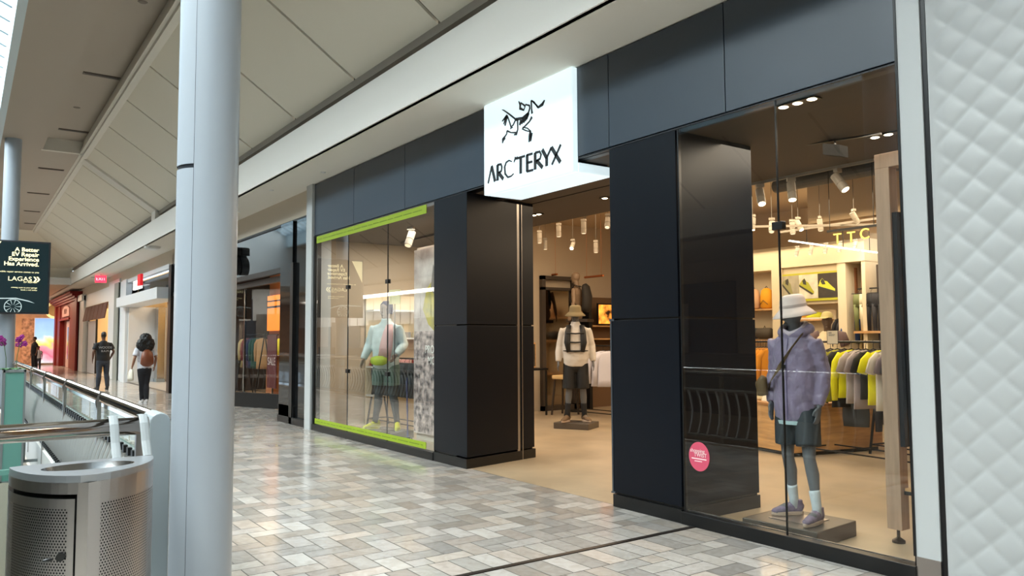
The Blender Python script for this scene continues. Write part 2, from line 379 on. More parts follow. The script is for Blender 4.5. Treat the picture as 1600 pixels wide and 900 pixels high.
b = MB(); b.box(-7.935, 5.66, 0, -7.905, 5.70, 3.2); b.box(-7.925, 5.74, 0, -7.91, 5.75, 3.2); structure(b.build('trim_9', STEEL))
b = MB(); b.box(-5.255, FY-.016, .12, -5.238, FY, 1.66).box(-5.262, FY-.02, 1.655, -5.20, FY, 1.675).box(-5.262, FY-.022, .118, -5.21, FY-.0, .132)
structure(b.build('trim_10', mat('worn_edge_grey', '53585e', .4, .5)))
# window bases
b = MB(); b.box(-12.60, FY-.03, 0, -8.5, FY+.06, .10).box(-4.43, FY-.03, 0, -2.53, FY+.06, .10)
structure(b.build('baseboard_window', BLK, bevel=.004))
b = MB(); b.box(-4.43, FY+.055, .10, -2.53, FY+.065, .106); structure(b.build('trim_11', STEEL))
# white end pilasters, black joint and quilted wall
b = MB(); b.box(-2.53, FY-.012, .16, -2.385, FY+.4, 4.15).box(-12.88, FY-.05, 0, -12.62, FY+.3, 4.15); structure(b.build('wall_pilaster', mat('pilaster_white', 'b9bcbc', .35)))
b = MB(); b.box(-2.53, FY-.016, 0, -2.385, FY+.1, .16); structure(b.build('baseboard_pilaster', STEEL))
b = MB(); b.box(-2.385, FY, 0, -2.355, FY+.2, 4.3).box(-2.545, FY-.02, 0.16, -2.53, FY+.1, 4.15).box(-12.62, FY-.015, 0, -12.56, FY+.1, 3.25).box(-12.62, FY-.0, 3.2, -12.60, FY+.1, 4.15); structure(b.build('trim_12', BLK))
def quilt():
    bm = bmesh.new(); dx = .0125; nx = int(1.6/dx); nz = int(4.3/dx); p = .222; V = []
    for j in range(nz+1):
        row = []
        for i in range(nx+1):
            x = -2.352+i*dx; z = j*dx; u = (x+z*1.05)/p; v = (x-z*1.05)/p
            h = (abs(math.sin(math.pi*u))*abs(math.sin(math.pi*v)))**.42*.016*min(1, max(0, (i-1)/6))
            row.append(bm.verts.new((x, FY-h, z)))
        V.append(row)
    for j in range(nz):
        for i in range(nx): bm.faces.new((V[j][i], V[j][i+1], V[j+1][i+1], V[j+1][i]))
    me = bpy.data.meshes.new('wall_quilted'); bm.to_mesh(me); bm.free(); me.materials.append(QUILT)
    for q in me.polygons: q.use_smooth = True
    o = bpy.data.objects.new('wall_quilted', me); COL.objects.link(o); structure(o)
quilt()
b = MB(); b.box(-2.385, FY+.03, 0, 4.5, FY+.3, 6).box(-.75, FY-.01, 0, 4.5, FY+.05, 4.2); structure(b.build('wall_right', WHITE))
# glazing of the two show windows
def window(nm, xs, z0, z1, clamps):
    w_ = thing(nm, '', '', (0, 0, 0), kind='structure')
    for a, c in zip(xs, xs[1:]):
        b = MB(); b.box(a+.004, FY+.004, z0, c-.004, FY+.016, z1); b.build('glass_pane', GLS, w_)
    b = MB()
    for x in xs[1:-1]: b.box(x-.004, FY+.002, z0, x+.004, FY+.018, z1)
    b.box(xs[0], FY, z0, xs[0]+.014, FY+.03, z1).box(xs[-1]-.012, FY, z0, xs[-1], FY+.03, z1)
    b.build('gasket', BLK, w_)
    for x, z in clamps:
        b = MB(); b.box(x-.045, FY-.014, z-.03, x+.045, FY+.034, z+.03); b.build('clamp', BLK, w_, bevel=.004)
    return w_
window('window_1', [-12.56, -11.21, -9.84, -8.50], .10, 3.25, [(-11.21, 2.31), (-9.84, 2.31), (-11.20, 1.02), (-9.84, 1.02)])
window('window_2', [-4.42, -3.46, -2.535], .10, 3.25, [(-3.46, 2.31)])
for z0, z1, lb in ((3.12, 3.235, 'lime green printed tape along the top of the left shop window'), (.115, .20, 'lime green printed tape along the foot of the left shop window')):
    t = thing('window_tape', lb, 'tape', (0, 0, 0), group='lime window tapes')
    b = MB(); b.box(-12.52, FY-.002, z0, -8.72, FY+.003, z1); b.build('tape_band', LIME, t)
    b = MB(); x = -12.45
    while x < -8.85:
        L = random.uniform(.05, .3); b.box(x, FY-.004, (z0+z1)/2-.006, min(x+L, -8.8), FY-.002, (z0+z1)/2+.006); x += L+.04
    b.build('printed_line', LIMED, t)
# round sticker
t = thing('window_sticker', 'round pink sticker low on the glass beside the dark pier', 'sticker', (-4.25, FY-.002, .555))
b = MB(); b.prism([(.105*math.cos(k*math.pi/16), 0, .115*math.sin(k*math.pi/16)) for k in range(32)], (0, .004, 0)); b.build('disc', mat('sticker_pink', 'd1506a', .5), t)
SW = mat('sticker_print', 'f1d9d8', .5)
text('lettering', 'shopping', SW, (-.015, -.002, .045), (math.pi/2, 0, 0), .042, t, .0006)
text('lettering', 'TWIST', SW, (.015, -.002, .012), (math.pi/2, 0, 0), .044, t, .0006)
b = MB(); b.box(-.075, -.002, -.022, .075, 0, -.013).box(-.045, -.002, -.04, .03, 0, -.034); b.build('printed_line', SW, t)

# ---- light-box sign
S = thing('store_sign', 'white illuminated cube sign with black letters over the store entrance', 'sign', (-6.465, 4.74, 3.11))
x0, x1, y0 = -.78, .78, 0
b = MB(); b.box(x0, 0, 0, x1, .075, 1.03).box(x0, .075, 0, x1, .52, .095); b.build('light_box', SIGNW, S, bevel=.012)
b = MB(); b.box(x0+.02, .12, .095, x1-.05, .50, .125); b.build('box_lid', BLK, S)
def PL(x, y, s=(731/130.)):
    q = P(755+x/s, 140+y/s, 1, 4.735); return Vector((q.x+6.465, -.006, q.z-3.11))
WS = 1.0
def stroke(pts, w):
    global LB
    LB.ribbon([PL(*p) for p in pts], w*WS if not isinstance(w, (list, tuple)) else [q*WS for q in w], (0, .006, 0))
def letter(nm, strokes):
    global LB
    LB = MB()
    for pts, w in strokes: stroke(pts, w)
    LB.build(nm, INK, S)
tk, tn = .042, .025
letter('letter', [([(42, 825), (73, 672)], tn), ([(73, 672), (103, 806)], tk)])
letter('letter', [([(125, 800), (125, 660)], tk), ([(125, 662), (155, 655), (163, 680), (158, 715), (130, 735)], tn), ([(135, 732), (175, 785)], tk)])
letter('letter', [([(250, 632), (225, 622), (200, 640), (187, 680), (192, 740), (215, 770), (245, 760), (266, 738)], [.012, .018, .022, .026, .026, .022, .016, .01])])
letter('apostrophe', [([(284, 592), (275, 622), (268, 640)], [.03, .018, .006]), ([(300, 590), (286, 612)], [.02, .008])])
letter('letter', [([(290, 607), (365, 583)], tn), ([(328, 597), (328, 738)], tk)])
letter('letter', [([(385, 720), (385, 572)], tk), ([(380, 577), (432, 562)], tn), ([(385, 645), (430, 632)], tn), ([(382, 720), (438, 705)], tn)])
letter('letter', [([(455, 703), (455, 553)], tk), ([(455, 555), (495, 545), (507, 570), (498, 608), (462, 628)], tn), ([(468, 625), (520, 684)], tk)])
letter('letter', [([(517, 527), (556, 600)], tk), ([(598, 507), (556, 600)], tn), ([(556, 598), (556, 672)], tk)])
letter('letter', [([(598, 507), (676, 638)], tk), ([(680, 482), (602, 660)], tn)])
LB = MB(); WS = 1.7
for pts, w in [([(165, 176), (180, 182), (230, 217), (285, 262)], [.004, .008, .010, .012]),
    ([(285, 262), (345, 250), (395, 205), (408, 165), (405, 140), (370, 130)], [.02, .016, .014, .012, .012, .008]),
    ([(318, 312), (335, 268)], [.014, .03]), ([(335, 300), (355, 252)], [.014, .03]), ([(352, 290), (372, 238)], [.014, .03]), ([(368, 275), (390, 215)], [.01, .03]), ([(382, 262), (397, 205)], [.008, .02]),
    ([(310, 102), (325, 130), (322, 165), (355, 180), (368, 145), (330, 115)], [.004, .02, .02, .012, .014, .008]),
    ([(420, 95), (424, 170), (428, 210)], [.012, .010, .016]), ([(420, 95), (445, 108), (478, 158)], .008), ([(428, 98), (470, 140), (485, 158)], .010), ([(480, 158), (520, 128), (538, 92)], [.012, .022, .008]),
    ([(285, 262), (262, 310), (243, 328), (222, 260), (208, 230)], [.010, .010, .012, .008, .014]), ([(208, 230), (165, 278)], [.022, .006]), ([(208, 232), (190, 318)], [.02, .012]), ([(200, 235), (178, 305)], [.012, .006]),
    ([(258, 330), (235, 345)], .006), ([(300, 262), (302, 350), (290, 392), (268, 398)], [.014, .010, .018, .006]), ([(290, 378), (245, 378), (208, 362)], [.012, .008, .012]), ([(208, 362), (205, 388), (182, 425)], .010),
    ([(190, 420), (172, 440), (168, 472)], [.022, .024, .006]), ([(427, 240), (405, 280), (345, 342)], [.018, .010, .010]), ([(345, 330), (385, 338), (418, 366)], .008), ([(340, 345), (380, 362), (412, 368)], .008),
    ([(412, 362), (412, 410), (400, 462)], [.014, .034, .008]), ([(424, 380), (415, 455)], [.02, .01])]: stroke(pts, w)
LB.build('skeleton_emblem', INK, S)
# entrance soffit downlights and store shell
b = MB(); b.box(-13.0, 4.95, 3.24, -1.2, 7.2, 3.34); structure(b.build('ceiling', BROWNC))
b = MB(); b.box(-8.0, 5.3, 3.21, -5.2, 5.42, 3.24).box(-8, 5.95, 3.232, -5.2, 5.97, 3.241); structure(b.build('trim_13', mat('soffit_brown_dark', '2a2420', .5)))
b = MB(); b.box(-13.0, 7.2, 3.95, -6.9, 13, 4.05); structure(b.build('ceiling', BEIGE))
b = MB(); b.box(-6.9, 7.2, 4.1, -1.2, 10.4, 4.2); structure(b.build('ceiling', DARKC))
b = MB(); b.box(-6.9, 10.4, 3.2, -1.2, 13, 3.3).box(-13, 7.2, 3.3, -1.2, 7.25, 4.1).box(-6.9, 10.35, 3.2, -1.2, 10.42, 4.2).box(-6.92, 7.25, 3.95, -6.88, 10.4, 4.2); structure(b.build('ceiling', BEIGE))
b = MB()
for y, z in ((7.9, 3.75), (9.3, 3.62)): b.cyl((-6.7, y, z), (-1.3, y, z), .13 if y < 9 else .09, n=14)
structure(b.build('trim_14', mat('ceiling_duct', '4b4a47', .5)))
b = MB(); b.box(-13.05, 13, 0, -1.2, 13.2, 4.2); structure(b.build('wall_back', BEIGE))
b = MB(); b.box(-13.05, 4.9, 0, -12.95, 13, 4.2).box(-1.3, 4.9, 0, -1.2, 13, 4.2); structure(b.build('wall_left', mat('store_side_wall', 'b0a18c', .75)))
# ================================================================ CEILING FITTINGS
def downlight(loc, label, n=1, ax='x'):
    t = thing('recessed_downlight', label, 'ceiling light', loc)
    b = MB(); b.box(-.05-.06*(n-1), -.05, -.008, .05+.06*(n-1), .05, 0); b.build('housing', BLK, t)
    for k in range(n):
        x = (k-(n-1)/2)*.12; b = MB(); b.lathe((x, 0, -.012), [(.001, 0), (.028, 0), (.036, .004)], 14); b.build('lens', LAMP, t)
    return t
for (px, py, n, lb) in ((838, 335, 2, 'recessed twin downlight in the brown entrance soffit near the left jamb'), (945, 309, 1, 'single recessed downlight in the brown entrance soffit near the right pier'),
                        (1388, 209, 3, 'row of three glowing round downlights at top right of the right window'), (1246, 160, 3, 'dim three-lamp recessed downlight near the header of the right window')):
    q = P(px, py, 2, 3.235); downlight(q, lb, n)
def spot(loc, rz, tilt, label, group='track spotlights', lit=False, col=None, power=0, s=1):
    t = thing('track_spotlight', label, 'spotlight', loc, rz, group)
    M = WHT = mat('spot_white', 'a69d8f', .5)
    d = Vector((0, -math.sin(tilt), -math.cos(tilt))); c = Vector((0, 0, -.09*s))
    b = MB(); b.box(-.035*s, -.018*s, -.03*s, .035*s, .018*s, 0).bar((0, 0, -.02*s), c, .014*s, .014*s); b.build('stem', WHT, t)
    b = MB(); b.cyl(c-d*.05*s, c+d*.04*s, .036*s).cyl(c+d*.047*s, c+d*.11*s, .036*s); b.cyl(c+d*.03*s, c+d*.05*s, .031*s); h = b.build('lamp_head', WHT, t, bevel=.003)
    b = MB(); b.cyl(c+d*.105*s, c+d*.114*s, .029*s); b.build('lens', LAMP if lit else mat('lens_dull', 'e8d7b4', .3, emit=.8), t)
    return t
def track(p0, p1, label, group='lighting tracks', m=None):
    b = MB(); p0 = Vector(p0); p1 = Vector(p1); c = (p0+p1)/2
    b.bar(p0-c, p1-c, .024, .03); o = b.build('lighting_track', m or mat('track_white', '9a9184', .6)); o.location = c; return tag(o, label, 'track', group)
track((-12.5, 7.3, 3.3), (-7.0, 7.3, 3.3), 'pale lighting track along the entrance soffit edge')
track((-6.0, 7.15, 3.21), (-2.2, 7.15, 3.21), 'long white lighting track across the top of the right window')
track((-8.9, 8.2, 3.9), (-12.2, 10.4, 3.9), 'beige lighting track crossing the ceiling above the entrance mannequin')
for px, tl, lit in ((1187, -.5, True), (1236, -.3, True), (1309, .6, True), (1391, 0, False)):
    q = P(px, 278, 1, 7.15); q.z = 3.195
    spot(q, {1187: .9, 1236: .8, 1309: 1.6, 1391: 0}[px], abs(tl), 'white track spotlight %s the top of the right window' % {1187: 'leftmost on the track at', 1236: 'glowing second on the track at', 1309: 'tilted lit third on the track at', 1391: 'hanging straight, fourth on the track at'}[px], lit=lit, s=1.25)
for i, (px, py, v, til, lit) in enumerate(((843, 367, 8.6, 0, 0), (873, 356, 8.2, 0, 0), (912, 350, 8.0, 0, 0), (950, 342, 7.8, .5, 0), (852, 378, 9.6, 0, 0), (895, 380, 9.6, .8, 1), (931, 382, 9.6, 0, 0))):
    q = P(px, py, 1, v)
    o = spot(q+Vector((0, 0, .08)), .6, til, 'pale spotlight above the entrance, ' + ['leftmost of the upper row', 'second of the upper row', 'third of the upper row', 'angled one at the right end by the pier', 'left one of the lower row', 'lit tilted one in the middle of the lower row', 'right one of the lower row'][i], 'entrance ceiling spotlights', lit=bool(lit), s=1.15)
    b = MB(); b.cyl((0, 0, 0), (0, 0, 3.95-(q.z+.08)), .0035, n=6); b.build('suspension_rod', SEAM, o)
for i, (px, py, v) in enumerate(((1176, 345, 8.2), (1206, 350, 8.4), (1238, 352, 9.2), (1247, 348, 9.4), (1281, 347, 9.4), (1334, 336, 9.4), (1388, 332, 9.4))):
    q = P(px, py, 1, v); o = spot(q+Vector((0, 0, .08)), .5*i, .5 if i % 2 else .1, 'small white spotlight below the dark store ceiling, ' + ['leftmost, lit, beside the dark reveal', 'white one left of the glass joint', 'third from the left, above the strip lights', 'fourth from the left, paired and glowing', 'one above the middle of the strip lights', 'one above the letters on the glass', 'one behind the oak post frame'][i], 'inner ceiling spotlights', lit=i in (0, 3))
    b = MB(); b.cyl((0, 0, 0), (0, 0, 4.1-(q.z+.08)), .0035, n=6); b.build('suspension_rod', SEAM, o)
track((-6.8, 8.3, 2.98), (-5.2, 10.2, 2.98), 'slim white track hanging left below the dark store ceiling')
track((-6.8, 9.5, 3.0), (-3.6, 9.35, 3.0), 'slim white track hanging across behind the glass letters')
for i, px in enumerate((1246, 1268, 1291, 1313, 1337)):
    q = P(px, 401, 1, 12.3); q.z = 3.16
    spot(q, 0, .4, 'faint beige spotlight before the back wall, number from left: ' + ['first', 'second', 'third', 'fourth', 'fifth'][i], 'back wall spotlights')
q0 = P(1232, 376, 2, 3.16); q1 = P(1405, 399, 2, 3.16)
for i, (a, c) in enumerate(((1232, 1289), (1292, 1343), (1346, 1372), (1384, 1404))):
    f = lambda x: P(x, 376+(x-1232)*.135, 1, 10.6+ (x-1232)/172*1.8)
    p, q = f(a), f(c); m = (p+q)/2; b = MB(); b.bar((p-m)*.97, (q-m)*.97, .035, .02)
    o = b.build('strip_light', LAMPW); o.location = m
    tag(o, 'white linear ceiling light, ' + ['first segment at the left', 'second segment in the middle', 'third segment ending at the oak post', 'short last segment right of the oak post'][i], 'strip light', 'linear ceiling lights')
    b = MB(); b.cyl((0, 0, .01), (0, 0, 3.3-m.z), .006, n=6); b.build('suspension_rod', BLK, o)
# letters seen in the glass
t = thing('glass_letters', 'yellow letters TTC standing high inside the right window', 'letters', P(1330, 371, 1, 9.2))
YL = mat('letter_yellow', 'f0d860', .4, emit=.7)
for ch, dx in (('T', -.19), ('T', 0), ('C', .18)): text('letter', ch, YL, (dx, 0, .02*(dx > 0)), (math.pi/2, 0, 0), .19, t, .006)
b = MB(); b.box(-.34, .0, .1, .34, .02, .13).cyl((-.3, .01, .12), (-.3, .01, 4.1-t.location.z), .005, n=6).cyl((.3, .01, .12), (.3, .01, 4.1-t.location.z), .005, n=6); b.build('hanging_rail', BLK, t)
# dark reflected-looking hanging luminaire at the window head
q = P(1305, 232, 1, 6.2)
t = thing('projector', 'dark box projector on a black bar high inside the right window', 'projector', q)
b = MB(); b.hexa([Vector(p)*.9 for p in ((-.09, -.07, -.05), (.09, -.07, -.1), (.09, .07, -.1), (-.09, .07, -.05), (-.09, -.07, .06), (.09, -.07, .01), (.09, .07, .01), (-.09, .07, .06))]); b.build('housing', mat('matte_black_box', '1c1c1c', .9, spec=.1), t)
b = MB(); b.bar((-.32, 0, .1), (.42, 0, .04), .018, .018).bar((0, 0, 0), (0, 0, 3.24-q.z), .012, .012); b.build('bracket', BLK, t)
# mall ceiling fittings
def grille(x0, x1, lb):
    t = thing('wall_vent', lb, 'vent', (0, 0, 0), group='wall vents above the fascia')
    b = MB(); b.box(x0, 4.285, 4.715, x1, 4.30, 4.905); b.build('frame', mat('vent_dark', '57534c', .5), t)
    b = MB(); n = 22
    for k in range(n): b.box(x0+.02+k*(x1-x0-.04)/n, 4.27, 4.735, x0+.02+(k+.45)*(x1-x0-.04)/n, 4.286, 4.885)
    b.build('louvre', mat('vent_slat', 'a9a49a', .4, .3), t)
    b = MB(); b.box(x1-.012, 4.27, 4.705, x1, 4.286, 4.915).box(x0, 4.27, 4.905, x1, 4.286, 4.915); b.build('edge', WHITE, t)
for x, lb in ((-7.13, 'large square louvred vent up left of the store sign'), (-11.74, 'smaller-looking louvred vent right of the big round column'), (-27.0, 'tiny far louvred vent above the white shop fascia')):
    grille(x, x+.47, lb)
for i, (px, py, L) in enumerate(((159, 118, .62), (115, 204, .62), (80, 264, .6), (60, 302, .6), (50, 330, .5), (47, 349, .4))):
    z = 6.45 if i < 2 else 6.15
    q = P(px, py, 2, z); t = thing('ceiling_slot', 'dark linear slot diffuser in the pale mall ceiling, ' + ['nearest one in the tray', 'second one in the tray', 'third one, beyond the tray end', 'fourth one, beyond the tray end', 'fifth one, near the far column', 'farthest small one'][i], 'diffuser', q, group='ceiling slot diffusers')
    b = MB(); b.box(-.07, -L/2, -.015, .07, L/2, 0); b.build('frame', mat('slot_dark', '5c4f44', .5), t)
    b = MB(); b.box(-.01, -L/2+.03, -.02, .01, L/2-.03, -.015).box(.035, -L/2+.03, -.02, .05, L/2-.03, -.015); b.build('slot', BLK, t)
for i, (px, py) in enumerate(((120, 168), (223, 3))):
    q = P(px, py, 2, 6.45); b = MB(); b.lathe((0, 0, -.01), [(.001, 0), (.055, 0), (.07, .01)], 20); o = b.build('ceiling_speaker', mat('speaker_grey', '7d7268', .6)); o.location = q
    tag(o, ['small round dark ceiling disc between the two slot diffusers', 'small round ceiling disc at the top edge beside the column'][i], 'ceiling disc', 'ceiling discs')
for i, (px, py, z) in enumerate(((424, 297, 4.15), (373, 331, 4.15), (505, 269, 4.15))):
    q = P(px, py, 2, z); b = MB(); b.lathe((0, 0, -.012), [(.001, 0), (.03, 0), (.045, .012)], 16); o = b.build('soffit_sprinkler', WHITE); o.location = q
    tag(o, ['small round sprinkler plate in the soffit before the neighbouring shop', 'small sprinkler plate in the soffit right beside the column', 'small sprinkler plate in the soffit at the corner of the dark store front'][i], 'sprinkler', 'soffit sprinklers')
q = P(238, 385, 2, 4.15); b = MB(); b.lathe((0, 0, -.09), [(.001, 0), (.14, .0), (.2, .03), (.22, .09)], 24); o = b.build('dome_light', WHITE); o.location = q; tag(o, 'round white dome fitting on the soffit above the white framed shop', 'ceiling fitting')
t = thing('exit_sign', 'red glowing exit sign hanging under the far soffit', 'exit sign', (-34.6, 4.4, 4.10))
b = MB(); b.box(-.03, -.20, -.28, .03, .20, .0); b.build('panel', mat('exit_red', 'ff3048', .4, emit=1.6), t)
b = MB(); b.bar((0, 0, -.08), (0, 0, .06), .02, .02).box(-.04, -.34, -.09, .04, .34, -.075); b.build('bracket', GREYM, t)
text('lettering', 'EXIT', mat('exit_letter', 'ffc0c8', .4, emit=1.2), (.034, 0, -.14), (math.pi/2, 0, math.pi/2), .17, t, .002)

# ================================================================ COLUMNS, RAILING, BIN
def column(x, y, z1, r, label, ring):
    t = thing('round_column', label, 'column', (x, y, 0))
    n = 64; a0 = math.radians(-41 if ring else -60); gap = .014
    b = MB(); b.cyl((0, 0, 0), (0, 0, z1), r-.006, n=48); b.build('core', mat('column_joint_dark', '3a4048', .5), t, smooth=True)
    # two curved cladding sheets, one horizontal joint on one of them
    for (s, e, cuts) in ((a0+gap, a0+math.radians(215), [0, z1]), (a0+math.radians(215)+gap, a0+2*math.pi, [0, ring-.012, ring+.012, z1] if ring else [0, z1])):
        b = MB()
        for z0, zz in zip(cuts[::2], cuts[1::2]):
            m = 34; A = []
            for k in range(m+1):
                th = s+(e-s)*k/m; A.append([(r*math.cos(th), r*math.sin(th)), (r-.006)*math.cos(th)])
            for k in range(m):
                p, q = A[k][0], A[k+1][0]; v = [b.bm.verts.new((p[0], p[1], z0)), b.bm.verts.new((q[0], q[1], z0)), b.bm.verts.new((q[0], q[1], zz)), b.bm.verts.new((p[0], p[1], zz))]; b.face(v)
        bmesh.ops.remove_doubles(b.bm, verts=b.bm.verts, dist=.0004)
        b.build('cladding', COLM, t, smooth=True)
    b = MB(); b.lathe((0, 0, 0), [(r+.015, 0), (r+.015, .04), (r, .045)], 48); b.build('base_ring', STEEL, t)
    return t
column(-4.71, 1.145, 6.15, .169, 'tall pale blue-grey round column standing nearest, left of the store', 2.49)
column(-20.99, .80, 6.15, .17, 'distant pale round column carrying the advertising display', 0)
# railing along the gallery edge
R = thing('balustrade', 'long chrome-topped balustrade with curved pickets running beside the walkway', 'railing', (-4.95, .97, 0))
b = MB(); b.tube([(0, 0, 1.035), (-35, 0, 1.035)], (.036), 16); b.build('handrail', CHROME, R, smooth=True)
b = MB(); b.box(-35, -.008, .955, 0, .008, .985); b.build('sub_rail', CHROME, R)
for nm, z in (('upper_bar', .745), ('lower_bar', .10)):
    b = MB(); b.box(-35, -.02, z, 0, .02, z+.03); ub = b.build(nm, GREYM, R)
    b = MB()
    for k in range(90): b.box(-.20-.17*k, -.045, z-.012, -.14-.17*k, -.018, z+.04)
    b.build('stud_row', BLK, ub, kind='stuff')
b = MB()
for k in range(34): b.box(-1.03*k-1.0, -.005, .78, -1.03*k-.03, .005, .95)
b.build('glass_band', GLSF, R)
def picket_mesh():
    b = MB(); pts = []
    for k in range(11):
        u = k/10; pts.append((0, -.085*math.sin(math.pi*u), .12+.64*u))
    b.tube(pts, [(.011, .020)]*11, 6); return b
p0 = picket_mesh().build('picket', mat('picket_grey', 'b9bcbb', .4, .3), R); p0.location = (-.17, 0, 0)
for k in range(1, 100):
    c = p0.copy(); COL.objects.link(c); c.parent = R; c.location = (-.17-.17*k, 0, 0)
b = MB()
for k in range(100, 204):
    x = -.17-.17*k; pts = [(x, -.085*math.sin(math.pi*i/6), .12+.64*i/6) for i in range(7)]; b.tube(pts, [(.011, .020)]*7, 4)
b.build('pickets', mat('picket_grey', '', .4), R, kind='stuff')
b = MB()
for x in (-4.9, -10.1, -15.4, -20.6, -25.8): pass
pb = MB(); pb.box(-.03, -.05, -.3, .03, -.02, 1.0).tube([(0, -.03, .9), (0, -.05, 1.0), (0, -.02, 1.075), (0, .04, 1.06)], .014, 8)
pp = pb.build('post', STEEL, R); pp.location = (-2.3, 0, 0)
for x in (-4.9, -7.5, -10.1, -15.4, -20.6, -25.8):
    c = pp.copy(); COL.objects.link(c); c.parent = R; c.location = (x, 0, 0)
b = MB(); pts = []                                                  # rounded end plate
for k in range(9):
    a = math.pi*k/8; pts.append((0.02, -.01-.058*math.cos(a)-.0, 1.02+.058*math.sin(a)))
b.prism([(0.02, -.068, 0), (0.02, .048, 0)]+pts[::-1], (-.26, 0, 0)); b.build('end_plate', mat('end_plate_grey', '9fa7aa', .45, .2), R, bevel=.006)
# near rail across the view
N = thing('near_handrail', 'thick polished steel handrail crossing at lower left behind the bin', 'railing', (-4.64, -1.2, 0))
b = MB(); b.tube([(0, -1.9, 1.04), (0, 2.04, 1.04)], .047, 24, side=(1, 0, 0)); b.build('handrail', mat('mirror_steel', 'b7aca3', .1, 1), N, smooth=True)
b = MB(); b.box(-.008, -1.9, .06, .008, 1.93, .84); b.build('glass_panel', GLSF, N)
b = MB(); b.box(-.014, -1.9, .84, .014, 1.93, .865); b.build('glass_cap', TEAL, N)
for y in (-1.6, .35, 2.0):
    b = MB(); b.box(-.02, y-.02, 0, .02, y+.02, 1.0); b.build('post', STEEL, N)
# bin
B = thing('litter_bin', 'perforated stainless steel litter bin with pointed front hooked on the rail', 'bin', (-4.46, .515, 0))
def bin_outline(s=1.0, n=12):
    pts = []
    # back edge along y at x=0 from y=-.315 to .315, front kink at x=.50,y=-.035
    for k in range(n+1):
        u = k/n; a = u*math.pi/2*.86
        pts.append((.50*math.sin(a)/math.sin(math.pi/2*.86), -.315+.28*(1-math.cos(a))/(1-math.cos(math.pi/2*.86))))
    for k in range(1, n+1):
        u = 1-k/n; a = u*math.pi/2*.80
        pts.append((.50*math.sin(a)/math.sin(math.pi/2*.80), .315-.35*(1-math.cos(a))/(1-math.cos(math.pi/2*.80))))
    return [(x*s, y*s) for x, y in pts]
def perf():
    m = bpy.data.materials.new('perforated_steel'); m.use_nodes = True; nt = m.node_tree; p = nt.nodes['Principled BSDF']
    p.inputs['Metallic'].default_value = 1; p.inputs['Roughness'].default_value = .3; p.inputs['Base Color'].default_value = (*lin('b3aeab'), 1)
    uv = nt.nodes.new('ShaderNodeUVMap'); uv.uv_map = 'uv'
    d = .0145
    def lat(off):
        sc_ = nt.nodes.new('ShaderNodeVectorMath'); sc_.operation = 'DIVIDE'; sc_.inputs[1].default_value = (d, d*1.732, 1); nt.links.new(uv.outputs[0], sc_.inputs[0])
        ad = nt.nodes.new('ShaderNodeVectorMath'); ad.operation = 'ADD'; ad.inputs[1].default_value = (off, off, 0); nt.links.new(sc_.outputs[0], ad.inputs[0])
        fr = nt.nodes.new('ShaderNodeVectorMath'); fr.operation = 'FRACTION'; nt.links.new(ad.outputs[0], fr.inputs[0])
        su = nt.nodes.new('ShaderNodeVectorMath'); su.operation = 'SUBTRACT'; su.inputs[1].default_value = (.5, .5, 0); nt.links.new(fr.outputs[0], su.inputs[0])
        ml = nt.nodes.new('ShaderNodeVectorMath'); ml.operation = 'MULTIPLY'; ml.inputs[1].default_value = (1, 1.732, 0); nt.links.new(su.outputs[0], ml.inputs[0])
        le = nt.nodes.new('ShaderNodeVectorMath'); le.operation = 'LENGTH'; nt.links.new(ml.outputs[0], le.inputs[0]); return le.outputs['Value']
    mn = nt.nodes.new('ShaderNodeMath'); mn.operation = 'MINIMUM'; nt.links.new(lat(0), mn.inputs[0]); nt.links.new(lat(.5), mn.inputs[1])
    lt = nt.nodes.new('ShaderNodeMath'); lt.operation = 'LESS_THAN'; lt.inputs[1].default_value = .29; nt.links.new(mn.outputs[0], lt.inputs[0])
    tr = nt.nodes.new('ShaderNodeBsdfTransparent'); mx = nt.nodes.new('ShaderNodeMixShader'); nt.links.new(lt.outputs[0], mx.inputs[0]); nt.links.new(p.outputs[0], mx.inputs[1]); nt.links.new(tr.outputs[0], mx.inputs[2])
    nt.links.new(mx.outputs[0], nt.nodes['Material Output'].inputs[0]); return m
PERF = perf(); ol = bin_outline()
def skin(pts, z0, z1, m, name, parent, uv=False, s=1):
    b = MB(); ul = b.bm.loops.layers.uv.new('uv'); L = 0
    for (x, y), (x2, y2) in zip(pts, pts[1:]):
        l = math.hypot(x2-x, y2-y); f = b.face([b.bm.verts.new((x*s, y*s, z0)), b.bm.verts.new((x2*s, y2*s, z0)), b.bm.verts.new((x2*s, y2*s, z1)), b.bm.verts.new((x*s, y*s, z1))])
        for lp, q in zip(f.loops, ((L, z0), (L+l, z0), (L+l, z1), (L, z1))): lp[ul].uv = q
        L += l
    return b.build(name, m, parent, fix=False)
ln = ol[:13]; rn = ol[12:]
def sub(pts, a, c):                                                 # part of a polyline between length fractions
    Ls = [0]
    for p, q in zip(pts, pts[1:]): Ls.append(Ls[-1]+math.hypot(q[0]-p[0], q[1]-p[1]))
    T = Ls[-1]; N_ = 14; out = []
    for k in range(N_+1):
        s = (a+(c-a)*k/N_)*T
        for i in range(len(Ls)-1):
            if Ls[i] <= s <= Ls[i+1]+1e-9:
                u = (s-Ls[i])/(Ls[i+1]-Ls[i]); out.append((pts[i][0]*(1-u)+pts[i+1][0]*u, pts[i][1]*(1-u)+pts[i+1][1]*u)); break
    return out
D = skin(sub(ln, .01, .90), .05, .80, STEEL, 'door_rim', B)
bpy.data.objects.remove(D)
door = skin(sub(ln, .08, .86), .09, .755, PERF, 'door', B)
skin(sub(ln, .01, .08), .05, .80, STEEL, 'door_edge', door); skin(sub(ln, .86, .91), .05, .80, STEEL, 'door_edge', door); skin(sub(ln, .01, .91), .755, .80, STEEL, 'door_edge', door)
